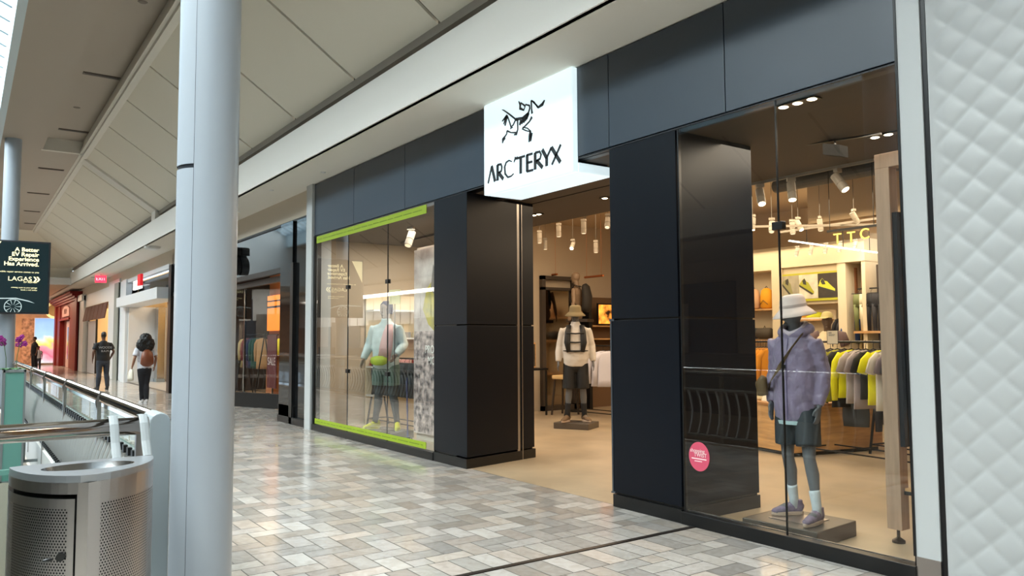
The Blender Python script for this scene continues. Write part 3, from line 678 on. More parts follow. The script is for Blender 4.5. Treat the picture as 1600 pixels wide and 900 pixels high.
skin(sub(ln, .925, 1), .02, .87, STEEL, 'front_edge', B); skin(sub(rn, 0, .09), .02, .87, STEEL, 'front_edge', B)
skin(sub(ln, 0, .925), .82, .87, STEEL, 'upper_band', B); skin(sub(rn, .09, 1), .775, .87, STEEL, 'upper_band', B)
skin(sub(rn, .09, .96), .09, .775, PERF, 'side_panel', B); skin(sub(rn, .96, 1), .02, .775, STEEL, 'side_edge', B)
skin(ol, .0, .09, STEEL, 'plinth_band', B, s=.995)
b = MB(); b.prism([(x*.93+.0, y*.93, .02) for x, y in ol], (0, 0, .78)); b.build('liner', mat('bin_liner_black', '16171a', .5), B)
b = MB(); b.box(-.012, -.315, 0, 0, .315, .87); b.build('back_panel', STEEL, B)
# top plate with oval opening
b = MB(); n = 48; cx, cy = .20, .0; hole = []; out = []
def ray_out(th):
    d = Vector((math.cos(th), math.sin(th))); best = 9; poly = ol+[ol[0]]
    for (x1_, y1_), (x2_, y2_) in zip(poly, poly[1:]):
        ex, ey = x2_-x1_, y2_-y1_; det = d.x*(-ey)+ex*d.y
        if abs(det) < 1e-9: continue
        t_ = ((x1_-cx)*(-ey)+ex*(y1_-cy))/det; u_ = (d.x*(y1_-cy)-d.y*(x1_-cx))/det
        if t_ > 0 and -1e-6 <= u_ <= 1+1e-6: best = min(best, t_)
    return (cx+d.x*best, cy+d.y*best)
for k in range(n):
    th = 2*math.pi*k/n; hole.append((cx+.115*math.cos(th), cy+.20*math.sin(th))); out.append(ray_out(math.atan2(.20*math.sin(th), .115*math.cos(th))))
V = [[b.bm.verts.new((p[0], p[1], z)) for p in q] for q, z in ((out, .87), (out, .902), (hole, .902), ([(cx+(x-cx)*.62, cy+(y-cy)*.7) for x, y in hole], .80), ([(cx+(x-cx)*.6, cy+(y-cy)*.68) for x, y in hole], .79))]
for A, C in zip(V[:2], V[1:3]):
    for k in range(n): b.face([A[k], A[(k+1) % n], C[(k+1) % n], C[k]])
lid = b.build('lid', mat('lid_steel', 'a9adb2', .38, .85), B, fix=False)
b = MB(); V = [[b.bm.verts.new((p[0], p[1], z)) for p in q] for q, z in ((hole, .902), ([(cx+(x-cx)*.9, cy+(y-cy)*.93) for x, y in hole], .875), ([(cx+(x-cx)*.5, cy+(y-cy)*.66) for x, y in hole], .80))]
for A, C in zip(V, V[1:]):
    for k in range(n): b.face([A[k], A[(k+1) % n], C[(k+1) % n], C[k]])
b.build('bowl', mat('bowl_steel', '8f8d8b', .25, 1), lid, smooth=True, fix=False)
q = sub(ln, .82, .82+1e-6)[0]
b = MB(); b.cyl((q[0], q[1], .55), (q[0]+.018, q[1]-.004, .55), .018).ball((q[0]+.012, q[1]-.05, .545), (.008, .022, .008)); b.build('lock_knob', BLK, B)
for y in (.15, .295):
    b = MB(); b.tube([(.0, y, .90), (-.06, y, .97), (-.115, y, 1.06), (-.16, y, 1.10), (-.225, y, 1.095), (-.24, y, 1.05)], [(.005, .022)]*6, 8, side=(1, 0, 1)); b.build('hook_strap', mat('strap_grey', '8b9092', .5), B)
# planter hooked on the inside of the balustrade
pw = thing('planter', 'tall teal glass planter box with grey frame inside the balustrade', 'planter', (-13.0, .74, 0))
x_l = P(3, 640, 0, -13.0).y; x_r = P(39, 640, 0, -13.0).y; zt = P(20, 578, 0, -13.0).z; zb = P(20, 753, 0, -13.0).z
pw.location.y = (x_l+x_r)/2; hw = (x_r-x_l)/2
b = MB(); b.box(-.3, -hw+.02, zb, -.0, hw-.02, zt-.03); b.build('glass_box', TEAL, pw)
b = MB()
for yy in (-hw, hw-.025):
    b.box(-.31, yy, zb, -.28, yy+.025, zt); b.box(-.02, yy, zb, .01, yy+.025, zt)
b.box(-.31, -hw, zt-.035, .01, hw, zt).box(-.31, -hw, zb, .01, hw, zb+.02); b.build('frame', GREYM, pw)
b = MB(); b.bar((-.15, hw-.02, .3), (-.15, .955-pw.location.y, .3), .04, .04).bar((-.15, hw-.02, -.2), (-.15, .955-pw.location.y, -.2), .04, .04).box(-.17, hw-.01, -.2, -.13, hw+.03, .3); b.build('bracket', GREYM, pw)
def orchid(loc, lean, lb):
    t = thing('orchid', lb, 'orchid', loc, 0, 'orchids in the planter')
    b = MB(); top = Vector((0, lean*.2, .42)); b.tube([(0, 0, 0), (0, lean*.02, .2), (0, lean*.1, .36), top, top+Vector((0, lean*.16, -.02))], .005, 6); b.build('stem', mat('orchid_stem', '4d6a3c', .6), t)
    b = MB()
    for k in range(10):
        c = top+Vector((random.uniform(-.05, .05), lean*(-.06+.02*k)+random.uniform(-.05, .05), .03-.006*k+random.uniform(-.09, .09)))
        for a in range(5):
            th = a*2*math.pi/5; b.ball(c+Vector((0, .02*math.cos(th), .02*math.sin(th))), (.005, .014, .014), 8, 5)
    b.build('blossom', mat('orchid_magenta', '8f1d7c', .5), t)
    b = MB()
    for k in range(7):
        th = k*.9; d = Vector((math.cos(th), math.sin(th), 0)); b.tube([(0, 0, 0), d*.07+Vector((0, 0, .05)), d*.15+Vector((0, 0, .03))], [(.012, .004), (.028, .004), (.005, .003)], 6, side=(-d.y, d.x, 0))
    b.build('leaf', mat('orchid_leaf', '2f5a2c', .4), t)
orchid((-13.13, pw.location.y-.10, zt-.03), -.3, 'magenta orchid in the teal planter, left plant')
orchid((-13.18, pw.location.y+.02, zt-.03), .3, 'magenta orchid in the teal planter, right plant')
# advertising display on the distant column
A = thing('advertising_display', 'black framed advertising screen for EV repair mounted on the distant column', 'display', (-20.75, .93, 2.95))
b = MB(); b.box(-.09, -.66, -.83, .05, .66, .83); b.build('frame', mat('display_frame', '2c2e33', .4), A, bevel=.01)
b = MB(); b.box(.05, -.62, -.79, .056, .62, .79); b.build('screen', mat('screen_teal_black', '0d1e22', .2, emit=.6), A)
CR = mat('screen_cream', 'f2e6b0', .4, emit=.9); GR = mat('screen_grey', 'a9b7b6', .4, emit=.5)
b = MB(); b.prism([(.057, -.62, .79), (.057, -.30, .79), (.057, -.62, .18)], (.003, 0, 0)); b.build('screen_wedge', CR, A)
ty = P(61, 400, 0, -20.69).y-.93
for s, z, sz in (('A Better', 392, .17), ('EV Repair', 401.5, .17), ('Experience', 410.5, .165), ('Has Arrived.', 419.5, .16)):
    pass
for s, py, sz, m, al, px in (('A Better', 391.5, .125, CR, 'RIGHT', 61), ('EV Repair', 399, .125, CR, 'RIGHT', 61), ('Experience', 406.3, .125, CR, 'RIGHT', 61), ('Has Arrived.', 413.8, .125, CR, 'RIGHT', 61), ('the mobile repair service comes to you', 426, .052, CR, 'RIGHT', 61), ('LAGAS', 436.5, .14, CR, 'RIGHT', 50), ('EV REPAIR', 441.5, .055, CR, 'RIGHT', 58), ('coming soon to your garage', 450, .042, CR, 'RIGHT', 58), ('book a visit today', 453.5, .042, CR, 'RIGHT', 58)):
    q = P(px, py, 0, -20.69); text('lettering', s, m, (.058, q.y-.93, q.z-2.95), (math.pi/2, 0, math.pi/2), sz, A, .001, al, bold=.003 if sz == .125 else 0, font_scale_x=1.05 if s != 'LAGAS' else 1.1)
b = MB()
for dy in (0, .06):
    c = P(52, 436.5, 0, -20.69); c = Vector((.058, c.y-.93+dy, c.z-2.95)); b.prism([c+Vector((0, 0, .06)), c+Vector((0, .035, .06)), c+Vector((0, .075, 0)), c+Vector((0, .035, -.06)), c+Vector((0, 0, -.06)), c+Vector((0, .04, 0))], (.002, 0, 0))
b.build('chevrons', CR, A)
b = MB(); c = P(20, 479, 0, -20.69); c = Vector((.058, c.y-.93, c.z-2.95))
def yz(a, r): return c+Vector((0, r*math.cos(a), max(r*math.sin(a), -.79-c.z)))
for k in range(24):
    a, a2 = 2*math.pi*k/24, 2*math.pi*(k+1)/24; b.prism([yz(a, .17), yz(a2, .17), yz(a2, .155), yz(a, .155)], (.002, 0, 0))
for k in range(10):
    a = 2*math.pi*k/10; b.prism([yz(a-.04, .04), yz(a+.04, .04), yz(a+.05, .15), yz(a-.05, .15)], (.002, 0, 0))
b.prism([c+Vector((0, -.55, .18)), c+Vector((0, .05, .2)), c+Vector((0, .3, .14)), c+Vector((0, .42, .08)), c+Vector((0, .3, .115)), c+Vector((0, .05, .175)), c+Vector((0, -.55, .16))], (.002, 0, 0))
b.build('car_picture', GR, A)
b = MB(); b.box(-.09, -.12, -.4, -.02, .12, .4); 
b.bar((-.05, 0, .3), (-.2, -.1, .3), .05, .05).bar((-.05, 0, -.3), (-.2, -.1, -.3), .05, .05); b.build('mount', GREYM, A)
# ================================================================ FIGURES
def V3(*a): return Vector(a)
BASEJ = dict(hip=(.095, 0, .92), knee=(.11, -.01, .50), ankle=(.115, .02, .09), toe=(.13, -.15, .03),
             sh=(.185, .0, 1.475), elbow=(.25, .03, 1.19), wrist=(.275, -.03, .95))
def joints(over=None):
    J = {}
    for k, v in BASEJ.items():
        J['L'+k] = V3(*v); J['R'+k] = V3(-v[0], v[1], v[2])
    for k, v in (over or {}).items(): J[k] = V3(*v)
    return J
def body(name, J, m, parent, voxel=.009, head_turn=0, chin=0, face=True, female=False, legs=True, bald=True):
    b = MB(); f = .93 if female else 1
    tb = 1.0
    b.tube([(0, .01, .84), (0, .01, .93), (0, .0, 1.03), (0, -.01, 1.12), (0, -.01, 1.25), (0, 0, 1.36), (0, .01, 1.45), (0, .01, 1.50), (0, .0, 1.53)],
           [(.12, .09), (.165*tb, .115), (.155, .105), (.135*f, .095), (.155*f, .11), (.165*f, .112), (.14*f, .09), (.08, .065), (.055, .055)], 20)
    b.tube([(0, .01, 1.48), (0, .0, 1.56), (0, -.01, 1.63)], [.062, .054, .055], 14)
    Rh = Matrix.Rotation(head_turn, 3, 'Z') @ Matrix.Rotation(chin, 3, 'X'); hc = V3(0, -.015, 1.70)
    def H(x, y, z): return hc+Rh @ V3(x, y, z)
    sd = Rh @ V3(1, 0, 0)
    b.tube([H(0, -.035, -.115), H(0, -.028, -.09), H(0, -.015, -.05), H(0, -.005, 0), H(0, .0, .045), H(0, .004, .085), H(0, .006, .112), H(0, .006, .122)],
           [(.022, .03), (.045, .055), (.062, .078), (.072, .092), (.073, .096), (.062, .082), (.036, .048), (.01, .012)], 20, side=sd)
    if face:
        b.tube([H(0, -.088, .022), H(0, -.108, -.02), H(0, -.094, -.034)], [(.007, .008), (.013, .012), (.008, .006)], 8, side=sd)
        b.ball(H(0, -.088, -.062), (.024, .012, .009), 10, 6); b.ball(H(0, -.075, -.1), (.022, .018, .014), 10, 6)
        for s in (-1, 1): b.ball(H(s*.074, .005, -.005), (.009, .018, .03), 8, 6)
    for s in 'LR':
        g = 1 if s == 'L' else -1; sh, el, wr = J[s+'sh'], J[s+'elbow'], J[s+'wrist']
        sh = sh+V3(0, 0, -.035); b.tube([V3(g*.10, .01, 1.43), sh, sh.lerp(el, .35), el, el.lerp(wr, .3), wr], [(.045, .05), .050*f, .047*f, .038*f, .040*f, .027*f], 12)
        d = (wr-el).normalized(); side = V3(0, 1, 0); side = (side-d*side.dot(d)).normalized(); nrm = d.cross(side)*g*-1
        b.tube([wr-d*.01, wr+d*.03, wr+d*.07, wr+d*.095], [(.024, .02), (.036, .016), (.041, .015), (.038, .011)], 12, side=side)
        inw = V3(-g, 0, 0)
        for k, (o, L) in enumerate(((-.030, .062), (-.010, .075), (.010, .070), (.029, .055))):
            p = wr+d*.09+side*o; q = p+d*L*.45+inw*.004; r_ = q+(d+inw*.35).normalized()*L*.35; t_ = r_+(d+inw*.8).normalized()*L*.25
            b.tube([p-d*.02, q, r_, t_], [.0095, .009, .008, .0065], 8)
        p = wr+d*.03-side*.03; q = p-side*.022+d*.03+inw*.012; r_ = q+d*.035-side*.002+inw*.01
        b.tube([p, q, r_], [.013, .0115, .008], 8)
        if legs:
            hp, kn, an, to = J[s+'hip'], J[s+'knee'], J[s+'ankle'], J[s+'toe']
            b.tube([hp+V3(0, .01, .0), hp.lerp(kn, .25), hp.lerp(kn, .6), kn, kn.lerp(an, .3)+V3(0, .018, 0), kn.lerp(an, .7)+V3(0, .006, 0), an],
                   [(.088, .10), (.085, .09), (.066, .07), .052, (.054, .058), .037, .033], 14)
            b.tube([an+V3(0, .035, -.04), an.lerp(to, .45)+V3(0, 0, .005), to], [(.034, .04), (.040, .032), (.038, .02)], 12, side=(1, 0, 0))
    return b.build(name, m, parent, smooth=True, remesh=voxel)
def jacket(J, m, parent, z0=.78, loose=1.0, hood=None, name='jacket', voxel=.011, folds=.012, sleeve=1.0, sleeve_mat=None, collar=True):
    b = MB(); L = loose
    b.tube([(0, .0, z0), (0, 0, z0+.03), (0, -.01, z0+.12), (0, -.015, 1.08), (0, -.015, 1.25), (0, -.005, 1.38), (0, .0, 1.455), (0, .005, 1.50), (0, 0, 1.545)],
           [(.185*L, .135*L), (.195*L, .142*L), (.20*L, .15*L), (.195*L, .145*L), (.20*L, .145*L), (.195, .135), (.165, .11), (.12, .09), (.08, .075)], 28)
    for s in 'LR':
        g = 1 if s == 'L' else -1; sh, el, wr = J[s+'sh'], J[s+'elbow'], J[s+'wrist']; e = el.lerp(wr, sleeve) if sleeve < 1 else wr
        if sleeve <= 0: e = sh.lerp(el, .75); b.tube([V3(g*.09, .0, 1.44), V3(g*.145, 0, 1.445), sh+V3(0, 0, -.035), sh.lerp(el, .4), e], [(.05, .05), .062, .072, .074, .078], 16)
        else: b.tube([V3(g*.09, .0, 1.44), V3(g*.145, 0, 1.445), sh+V3(0, 0, -.035), sh.lerp(el, .4), el, el.lerp(wr, .4), el.lerp(wr, .85), e], [(.05, .05), .062*L, .074*L, .070*L, .066*L, .064*L, .052*L, .046*L], 16)
    if hood: b.tube([(0, -.07, 1.50), (.10, -.055, 1.53), (.125, .03, 1.565), (.07, .115, 1.565), (0, .14, 1.555), (-.07, .115, 1.565), (-.125, .03, 1.565), (-.10, -.055, 1.53)], [.028, .036, .045, .05, .055, .05, .045, .036], 10, side=(0, 0, 1), closed=True)
    elif collar: b.tube([(0, 0, 1.50), (0, -.002, 1.585)], [(.082, .08), (.07, .072)], 18)
    return b.build(name, m, parent, smooth=True, remesh=voxel, disp=folds, dscale=.11)
def shorts(J, m, parent, z0=.60, name='shorts', w=.105, voxel=.011, folds=.008):
    b = MB(); b.tube([(0, .01, .78), (0, .01, .84), (0, .01, .93), (0, .005, 1.04)], [(.13, .10), (.185, .13), (.182, .128), (.155, .11)], 24)
    for s in 'LR':
        hp, kn = J[s+'hip'], J[s+'knee']; t = (hp.z-z0)/(hp.z-kn.z)
        b.tube([hp+V3(0, .01, 0), hp.lerp(kn, t*.5), hp.lerp(kn, t)], [(w, w+.015)]*3, 18)
    return b.build(name, m, parent, smooth=True, remesh=voxel, disp=folds, dscale=.12)
def trousers(J, m, parent, name='trousers', voxel=.012, w=1.0, top=1.04):
    b = MB(); b.tube([(0, .01, .80), (0, .01, .86), (0, .01, .95), (0, .005, top)], [(.13, .1), (.178, .128), (.172, .12), (.15, .105)], 22)
    for s in 'LR':
        hp, kn, an = J[s+'hip'], J[s+'knee'], J[s+'ankle']
        b.tube([hp, hp.lerp(kn, .4), kn, kn.lerp(an, .3)+V3(0, .018, 0), kn.lerp(an, .6)+V3(0, .01, 0), an], [(.096*w, .108*w), .088*w, .068*w, .072*w, .062*w, .052*w], 14)
    return b.build(name, m, parent, smooth=True, remesh=voxel, disp=.008, dscale=.1)
def shoe(J, s, mu, ms, parent, lace=None, sock=None, sock_h=.17, name='shoe'):
    an, to = J[s+'ankle'], J[s+'toe']; d = V3(to.x-an.x, to.y-an.y, 0).normalized(); sd = V3(-d.y, d.x, 0); base = min(an.z-.09, to.z-.03)
    c = V3(an.x, an.y, base)
    def Q(u, v, z): return c+d*u+sd*v+V3(0, 0, z)
    if sock:
        b = MB(); up = (J[s+'knee']-an).normalized(); b.tube([an-V3(0, 0, .03), an+up*.05, an+up*(sock_h-.02), an+up*sock_h], [.038, .041, .046, .047], 14)
        b.build('sock', sock, parent, smooth=True)
    b = MB(); b.tube([Q(-.075, 0, .05), Q(-.055, 0, .06), Q(.0, 0, .065), Q(.06, 0, .055), Q(.13, 0, .042), Q(.185, 0, .035), Q(.205, 0, .03)],
                     [(.02, .03), (.034, .05), (.038, .055), (.042, .046), (.046, .032), (.034, .022), (.012, .012)], 16, side=sd)
    b.tube([Q(-.03, 0, .06), Q(-.025, 0, .10), Q(-.028, 0, .128)], [(.038, .05), (.037, .048), (.037, .046)], 14, side=sd)
    u = b.build(name, mu, parent, smooth=True, remesh=.006)
    b = MB(); n = 22; lo = []; 
    for k in range(n):
        a = 2*math.pi*k/n; uu = .065+.145*math.cos(a); wv = (.048 if uu > .05 else .041)*math.sin(a); lo.append(Q(uu, wv, .0))
    b.prism(lo, (0, 0, .032)); b.build('sole', ms, u, bevel=.006)
    if lace:
        b = MB()
        for k in range(5): b.tube([Q(.03+.022*k, -.028, .098-.008*k), Q(.033+.022*k, 0, .112-.011*k), Q(.03+.022*k, .028, .098-.008*k)], .0035, 6)
        b.tube([Q(.025, 0, .115), Q(.03, -.035, .105), Q(.04, -.045, .085)], .003, 6); b.build('lace', lace, u)
    return u
def bucket_hat(m, parent, turn=0, tilt=0, dz=0, brim=.075, name='bucket_hat', band=None, s=1.0):
    b = MB(); b.lathe((0, 0, 0), [(.001, .098), (.05, .096), (.078, .085), (.088, .06), (.094, 0), (.097, -.004), (.097+brim*.5, -.030), (.099+brim, -.062), (.097+brim, -.066), (.097+brim*.5, -.036), (.094, -.008), (.088, 0)], 32, sy=1.12)
    o = b.build(name, m, parent, smooth=True, disp=.004, dscale=.08); o.location = (0, -.01, 1.745+dz); o.rotation_euler = (tilt, 0, turn); o.scale = (s, s, s)
    if band:
        b = MB(); b.lathe((0, 0, 0), [(.0955, .004), (.0945, .022)], 32, sy=1.12); q = b.build('hat_band', band, o)
    return o
def cap(m, parent, turn=0, m2=None):
    b = MB(); b.lathe((0, 0, 0), [(.001, .10), (.04, .096), (.07, .075), (.086, .035), (.09, 0)], 24, sy=1.1)
    b.tube([(0, -.07, .012), (0, -.13, .006), (0, -.175, -.012)], [(.08, .004), (.074, .004), (.04, .003)], 14)
    o = b.build('cap', m, parent, smooth=True); o.location = (0, -.01, 1.745); o.rotation_euler = (0, 0, turn); return o
def plinth(loc, rz, sx, sy, h, label, m):
    t = thing('plinth', label, 'plinth', loc, rz)
    b = MB(); b.box(-sx/2, -sy/2, 0, sx/2, sy/2, h); b.build('block', m, t, bevel=.006)
    b = MB(); b.box(-.17, -.14, h, .17, .14, h+.006); b.build('foot_plate', STEEL, t); return t
PLM = mat('plinth_bronze', '5a5148', .4, .3, var=.06, scale=3)
# -------- main mannequin in the right window
plinth((-3.665, 5.26, 0), math.radians(4), .62, .56, .115, 'low bronze plinth under the lilac-jacketed mannequin in the right window', PLM)
M1 = thing('mannequin', 'grey mannequin in lilac hooded jacket and cream bucket hat in the right window', 'mannequin', (-3.66, 5.27, .121), math.radians(8)); M1.scale = (.84, .94, .925)
J1 = joints(dict(Lankle=(.21, -.08, .09), Ltoe=(.20, -.25, .03), Lknee=(.145, -.07, .50), Rankle=(-.10, .09, .09), Rtoe=(-.22, -.04, .03), Rknee=(-.10, .0, .50),
                 Lelbow=(.235, .05, 1.19), Lwrist=(.225, -.02, .93), Relbow=(-.235, .04, 1.19), Rwrist=(-.21, -.06, .945)))
body('body', J1, MSKIN, M1, .006, head_turn=math.radians(-34))
LIL = mat('lilac_shell', '7d7189', .45, var=.10, scale=5, bump=.6, bscale=11, sheen=.2); LIL2 = mat('lilac_lining', 'b9aab2', .6)
jk = jacket(J1, LIL, M1, z0=.80, loose=1.0, hood=True, folds=.034, voxel=.010)
b = MB(); b.tube([(0, -.085, 1.515), (.09, -.06, 1.55), (.10, .03, 1.60), (.05, .10, 1.61), (0, .12, 1.60), (-.05, .10, 1.61), (-.10, .03, 1.60), (-.09, -.06, 1.55)], .022, 8, closed=True, side=(0, 0, 1)); b.build('hood_lining', LIL2, jk, smooth=True)
b = MB(); b.tube([(0, 0, .775), (0, 0, .805)], [(.190, .142), (.193, .144)], 28); b.build('hem', mat('pale_blue_hem', 'a9c0c4', .6), jk)
b = MB(); b.tube([(0, -.160, .82), (0, -.166, 1.08), (0, -.164, 1.25), (0, -.145, 1.38), (0, -.118, 1.49)], .0045, 6); b.build('zipper', mat('zip_violet', '6a6384', .4), jk)
STRAPM = mat('olive_brown_strap', '5e4a2c', .6)
b = MB(); b.tube([(.13, .02, 1.545), (.115, -.09, 1.51), (.05, -.155, 1.40), (-.05, -.178, 1.25), (-.15, -.165, 1.13), (-.225, -.08, 1.06), (-.22, .03, 1.05)], [(.019, .004)]*7, 8, side=(.5, 0, .8)); b.build('cross_strap', STRAPM, M1, smooth=True)
b = MB(); b.tube([(-.265, -.11, 1.0), (-.275, -.12, 1.10), (-.24, -.13, 1.16)], [(.05, .04), (.06, .045), (.03, .03)], 12); b.build('sling_bag', STRAPM, M1, smooth=True, remesh=.01)
b = MB(); b.box(-.035, -.178, 1.235, .0, -.168, 1.265); b.build('buckle', BLK, M1)
shorts(J1, mat('charcoal_shorts', '2c3338', .7), M1, z0=.60)
bucket_hat(mat('cream_cotton', 'd9c8c0', .8), M1, turn=math.radians(-34), tilt=math.radians(8), brim=.055, dz=-.005, s=1.14, band=mat('hat_seam', 'b9a9a2', .8))
SHM = mat('mauve_shoe', '75697e', .6, var=.2, scale=30); SOL = mat('tan_sole', 'b09a86', .6); SCK = mat('white_sock', 'c5cfd3', .8, bump=.3, bscale=80)
for s in 'LR': shoe(J1, s, SHM, SOL, M1, lace=mat('lace_grey', 'b8b2c2', .6), sock=SCK)
# -------- entrance mannequin
plinth((-10.13, 8.47, 0), math.radians(28), .62, .50, .10, 'low dark plinth under the mannequin standing inside the entrance', PLM)
M2 = thing('mannequin', 'grey mannequin with olive bucket hat, white jacket and black vest inside the entrance', 'mannequin', (-10.13, 8.47, .106), math.radians(50)); M2.scale = (1.06,)*3
J2 = joints(dict(Lankle=(.13, .03, .09), Rankle=(-.14, -.02, .09), Ltoe=(.2, -.12, .03), Rtoe=(-.2, -.16, .03)))
body('body', J2, MSKIN, M2, .009)
jacket(J2, mat('white_shell', 'c9c3bb', .55, bump=.3, bscale=12), M2, z0=.87, folds=.016)
VB = mat('black_vest', '141414', .6)
b = MB()
for g in (-1, 1):
    b.tube([(g*.10, -.08, 1.52), (g*.12, -.155, 1.42), (g*.13, -.175, 1.25), (g*.11, -.175, 1.10)], [(.035, .012), (.045, .016), (.05, .018), (.03, .014)], 10)
    b.tube([(g*.10, -.08, 1.52), (g*.12, .05, 1.52), (g*.10, .15, 1.35)], [(.035, .012)]*3, 8)
for z in (1.40, 1.26, 1.12): b.tube([(-.14, -.175, z), (0, -.182, z-.01), (.14, -.175, z)], [(.006, .012)]*3, 8, side=(0, 1, 0))
b.tube([(-.20, 0, 1.12), (-.14, -.14, 1.12), (0, -.175, 1.12), (.14, -.14, 1.12), (.20, 0, 1.12), (.14, .14, 1.12), (0, .17, 1.12), (-.14, .14, 1.12)], [(.01, .02)]*8, 8, side=(0, 0, 1), closed=True)
b.tube([(0, .16, 1.1), (0, .19, 1.3), (0, .15, 1.45)], [(.12, .04), (.14, .05), (.1, .03)], 12); b.build('vest', VB, M2, smooth=True)
shorts(J2, mat('black_shorts', '121213', .7), M2, z0=.52)
bucket_hat(mat('olive_hat', '77694a', .8), M2, tilt=math.radians(6), brim=.06, s=1.05)
for s in 'LR': shoe(J2, s, mat('brown_shoe', '6b543c', .6), SOL, M2, sock=mat('black_sock', '18181a', .8), sock_h=.2)
# -------- left window mannequin
plinth((-11.02, 5.37, 0), math.radians(8), .8, .52, .11, 'dark plinth under the mannequin in the left window', PLM)
q = P(598, 666, 2, .11)
M3 = thing('mannequin', 'mannequin in pale colour-block jacket, green shorts and yellow shoes in the left window', 'mannequin', (-11.05, 5.40, .116), math.radians(38)); M3.scale = (1.08,)*3
J3 = joints(dict(Relbow=(-.27, -.0, 1.20), Rwrist=(-.29, -.14, 1.0), Lelbow=(.28, .0, 1.20), Lwrist=(.24, -.17, 1.06), Lankle=(.18, .0, .09), Ltoe=(.24, -.14, .03), Rankle=(-.16, -.02, .09), Rtoe=(-.24, -.16, .03)))
body('body', J3, mat('mannequin_tan', '8e7e70', .5), M3, .009, head_turn=-.2)
j3 = jacket(J3, mat('pale_mint_shell', 'b9c7c5', .5, var=.15, scale=5), M3, z0=.86, folds=.016)
b = MB(); b.tube([(.03, -.14, 1.0), (.08, -.165, 1.2), (.10, -.15, 1.38), (.10, -.10, 1.49)], [(.10, .03), (.10, .03), (.08, .03), (.05, .02)], 12); b.build('front_panel', mat('pale_pink_panel', 'd5aaa6', .6), j3, smooth=True)
b = MB(); b.tube([(-.15, -.15, .98), (-.06, -.20, .98), (.04, -.20, .98), (.10, -.17, .98)], [(.03, .05), (.035, .07), (.035, .07), (.02, .04)], 10, side=(0, 1, 0)); b.build('waist_bag', mat('lime_bag', 'a8bd2a', .6), M3, smooth=True)
shorts(J3, mat('moss_shorts', '4d6256', .7), M3, z0=.62)
b = MB()
for s in 'LR':
    hp, kn, an = J3[s+'hip'], J3[s+'knee'], J3[s+'ankle']; b.tube([hp.lerp(kn, .3), kn, kn.lerp(an, .3)+V3(0, .018, 0), kn.lerp(an, .7), an], [.09, .058, .06, .044, .04], 14)
b.build('leggings', mat('slate_leggings', '2d3436', .6), M3, smooth=True)
for s in 'LR': shoe(J3, s, mat('yellow_shoe', 'c3c21e', .5), mat('yellow_sole', 'd6d84a', .5), M3)
b = MB(); b.lathe((0, .01, 1.71), [(.001, .13), (.05, .125), (.088, .08), (.095, .0), (.085, -.06)], 20, sy=1.15); b.build('hood', mat('navy_hood', '2f3350', .7), M3, smooth=True)
# -------- mannequin behind the right rack, and bust with backpack
q = P(1292, 484, 1, 10.8)
M4 = thing('mannequin', 'mannequin with pale yellow cap and two-tone top standing behind the clothes rack', 'mannequin', (q.x, 10.8, .0), math.radians(25)); M4.scale = (1.0,)*3
M4.location.z = q.z-1.87 if q.z > 1.87 else 0
J4 = joints(); body('body', J4, mat('mannequin_umber', '5b4a3c', .5), M4, .011)
j4 = jacket(J4, mat('cream_top', 'd3c4a4', .7), M4, z0=.86, sleeve=0, voxel=.013, collar=False)
b = MB()
for g in (-1, 1): b.tube([(g*.12, 0, 1.50), (g*.185, 0, 1.475), (g*.235, .01, 1.32)], [(.06, .075), .09, .09], 12)
b.build('sleeve_panels', mat('mauve_sleeve', '6e5a5c', .7), j4, smooth=True)
shorts(J4, mat('black_shorts', '', .7), M4, z0=.5, voxel=.014); cap(mat('pale_yellow_cap', 'c9bd85', .7), M4, turn=-.2)
for s in 'LR': shoe(J4, s, SHM, SOL, M4)
if M4.location.z > .02:
    t = plinth((M4.location.x, M4.location.y, 0), .4, .6, .5, M4.location.z-.006, 'plinth under the capped mannequin behind the right rack', PLM)
q = P(903, 424, 0, -12.3)
M5 = thing('mannequin', 'headed torso mannequin seen from behind wearing a dark backpack, high above the entrance mannequin', 'mannequin', (-12.35, q.y, q.z-1.83), math.radians(-60))
J5 = joints(); body('body', J5, mat('mannequin_tan2', '8a735c', .5), M5, .011, legs=False)
b = MB(); b.tube([(0, .18, 1.0), (0, .22, 1.08), (0, .23, 1.3), (0, .20, 1.5), (0, .17, 1.55)], [(.11, .07), (.155, .10), (.155, .10), (.13, .08), (.08, .05)], 16)
for g in (-1, 1): b.tube([(g*.10, .12, 1.5), (g*.11, .0, 1.545), (g*.12, -.12, 1.42), (g*.14, -.08, 1.2), (g*.15, .1, 1.1)], [(.03, .01)]*5, 8)
b.build('backpack', mat('dark_backpack', '2a2622', .7, bump=.2, bscale=20), M5, smooth=True)
b = MB(); b.box(-.2, -.16, .78, .2, .3, .84); b.build('mount_shelf', mat('shelf_dark', '33291f', .6), M5)
b = MB(); b.cyl((0, 0, .84), (0, 0, -M5.location.z), .02).cyl((0, 0, -M5.location.z), (0, 0, -M5.location.z+.02), .18); b.build('stand_pole', BLK, M5)

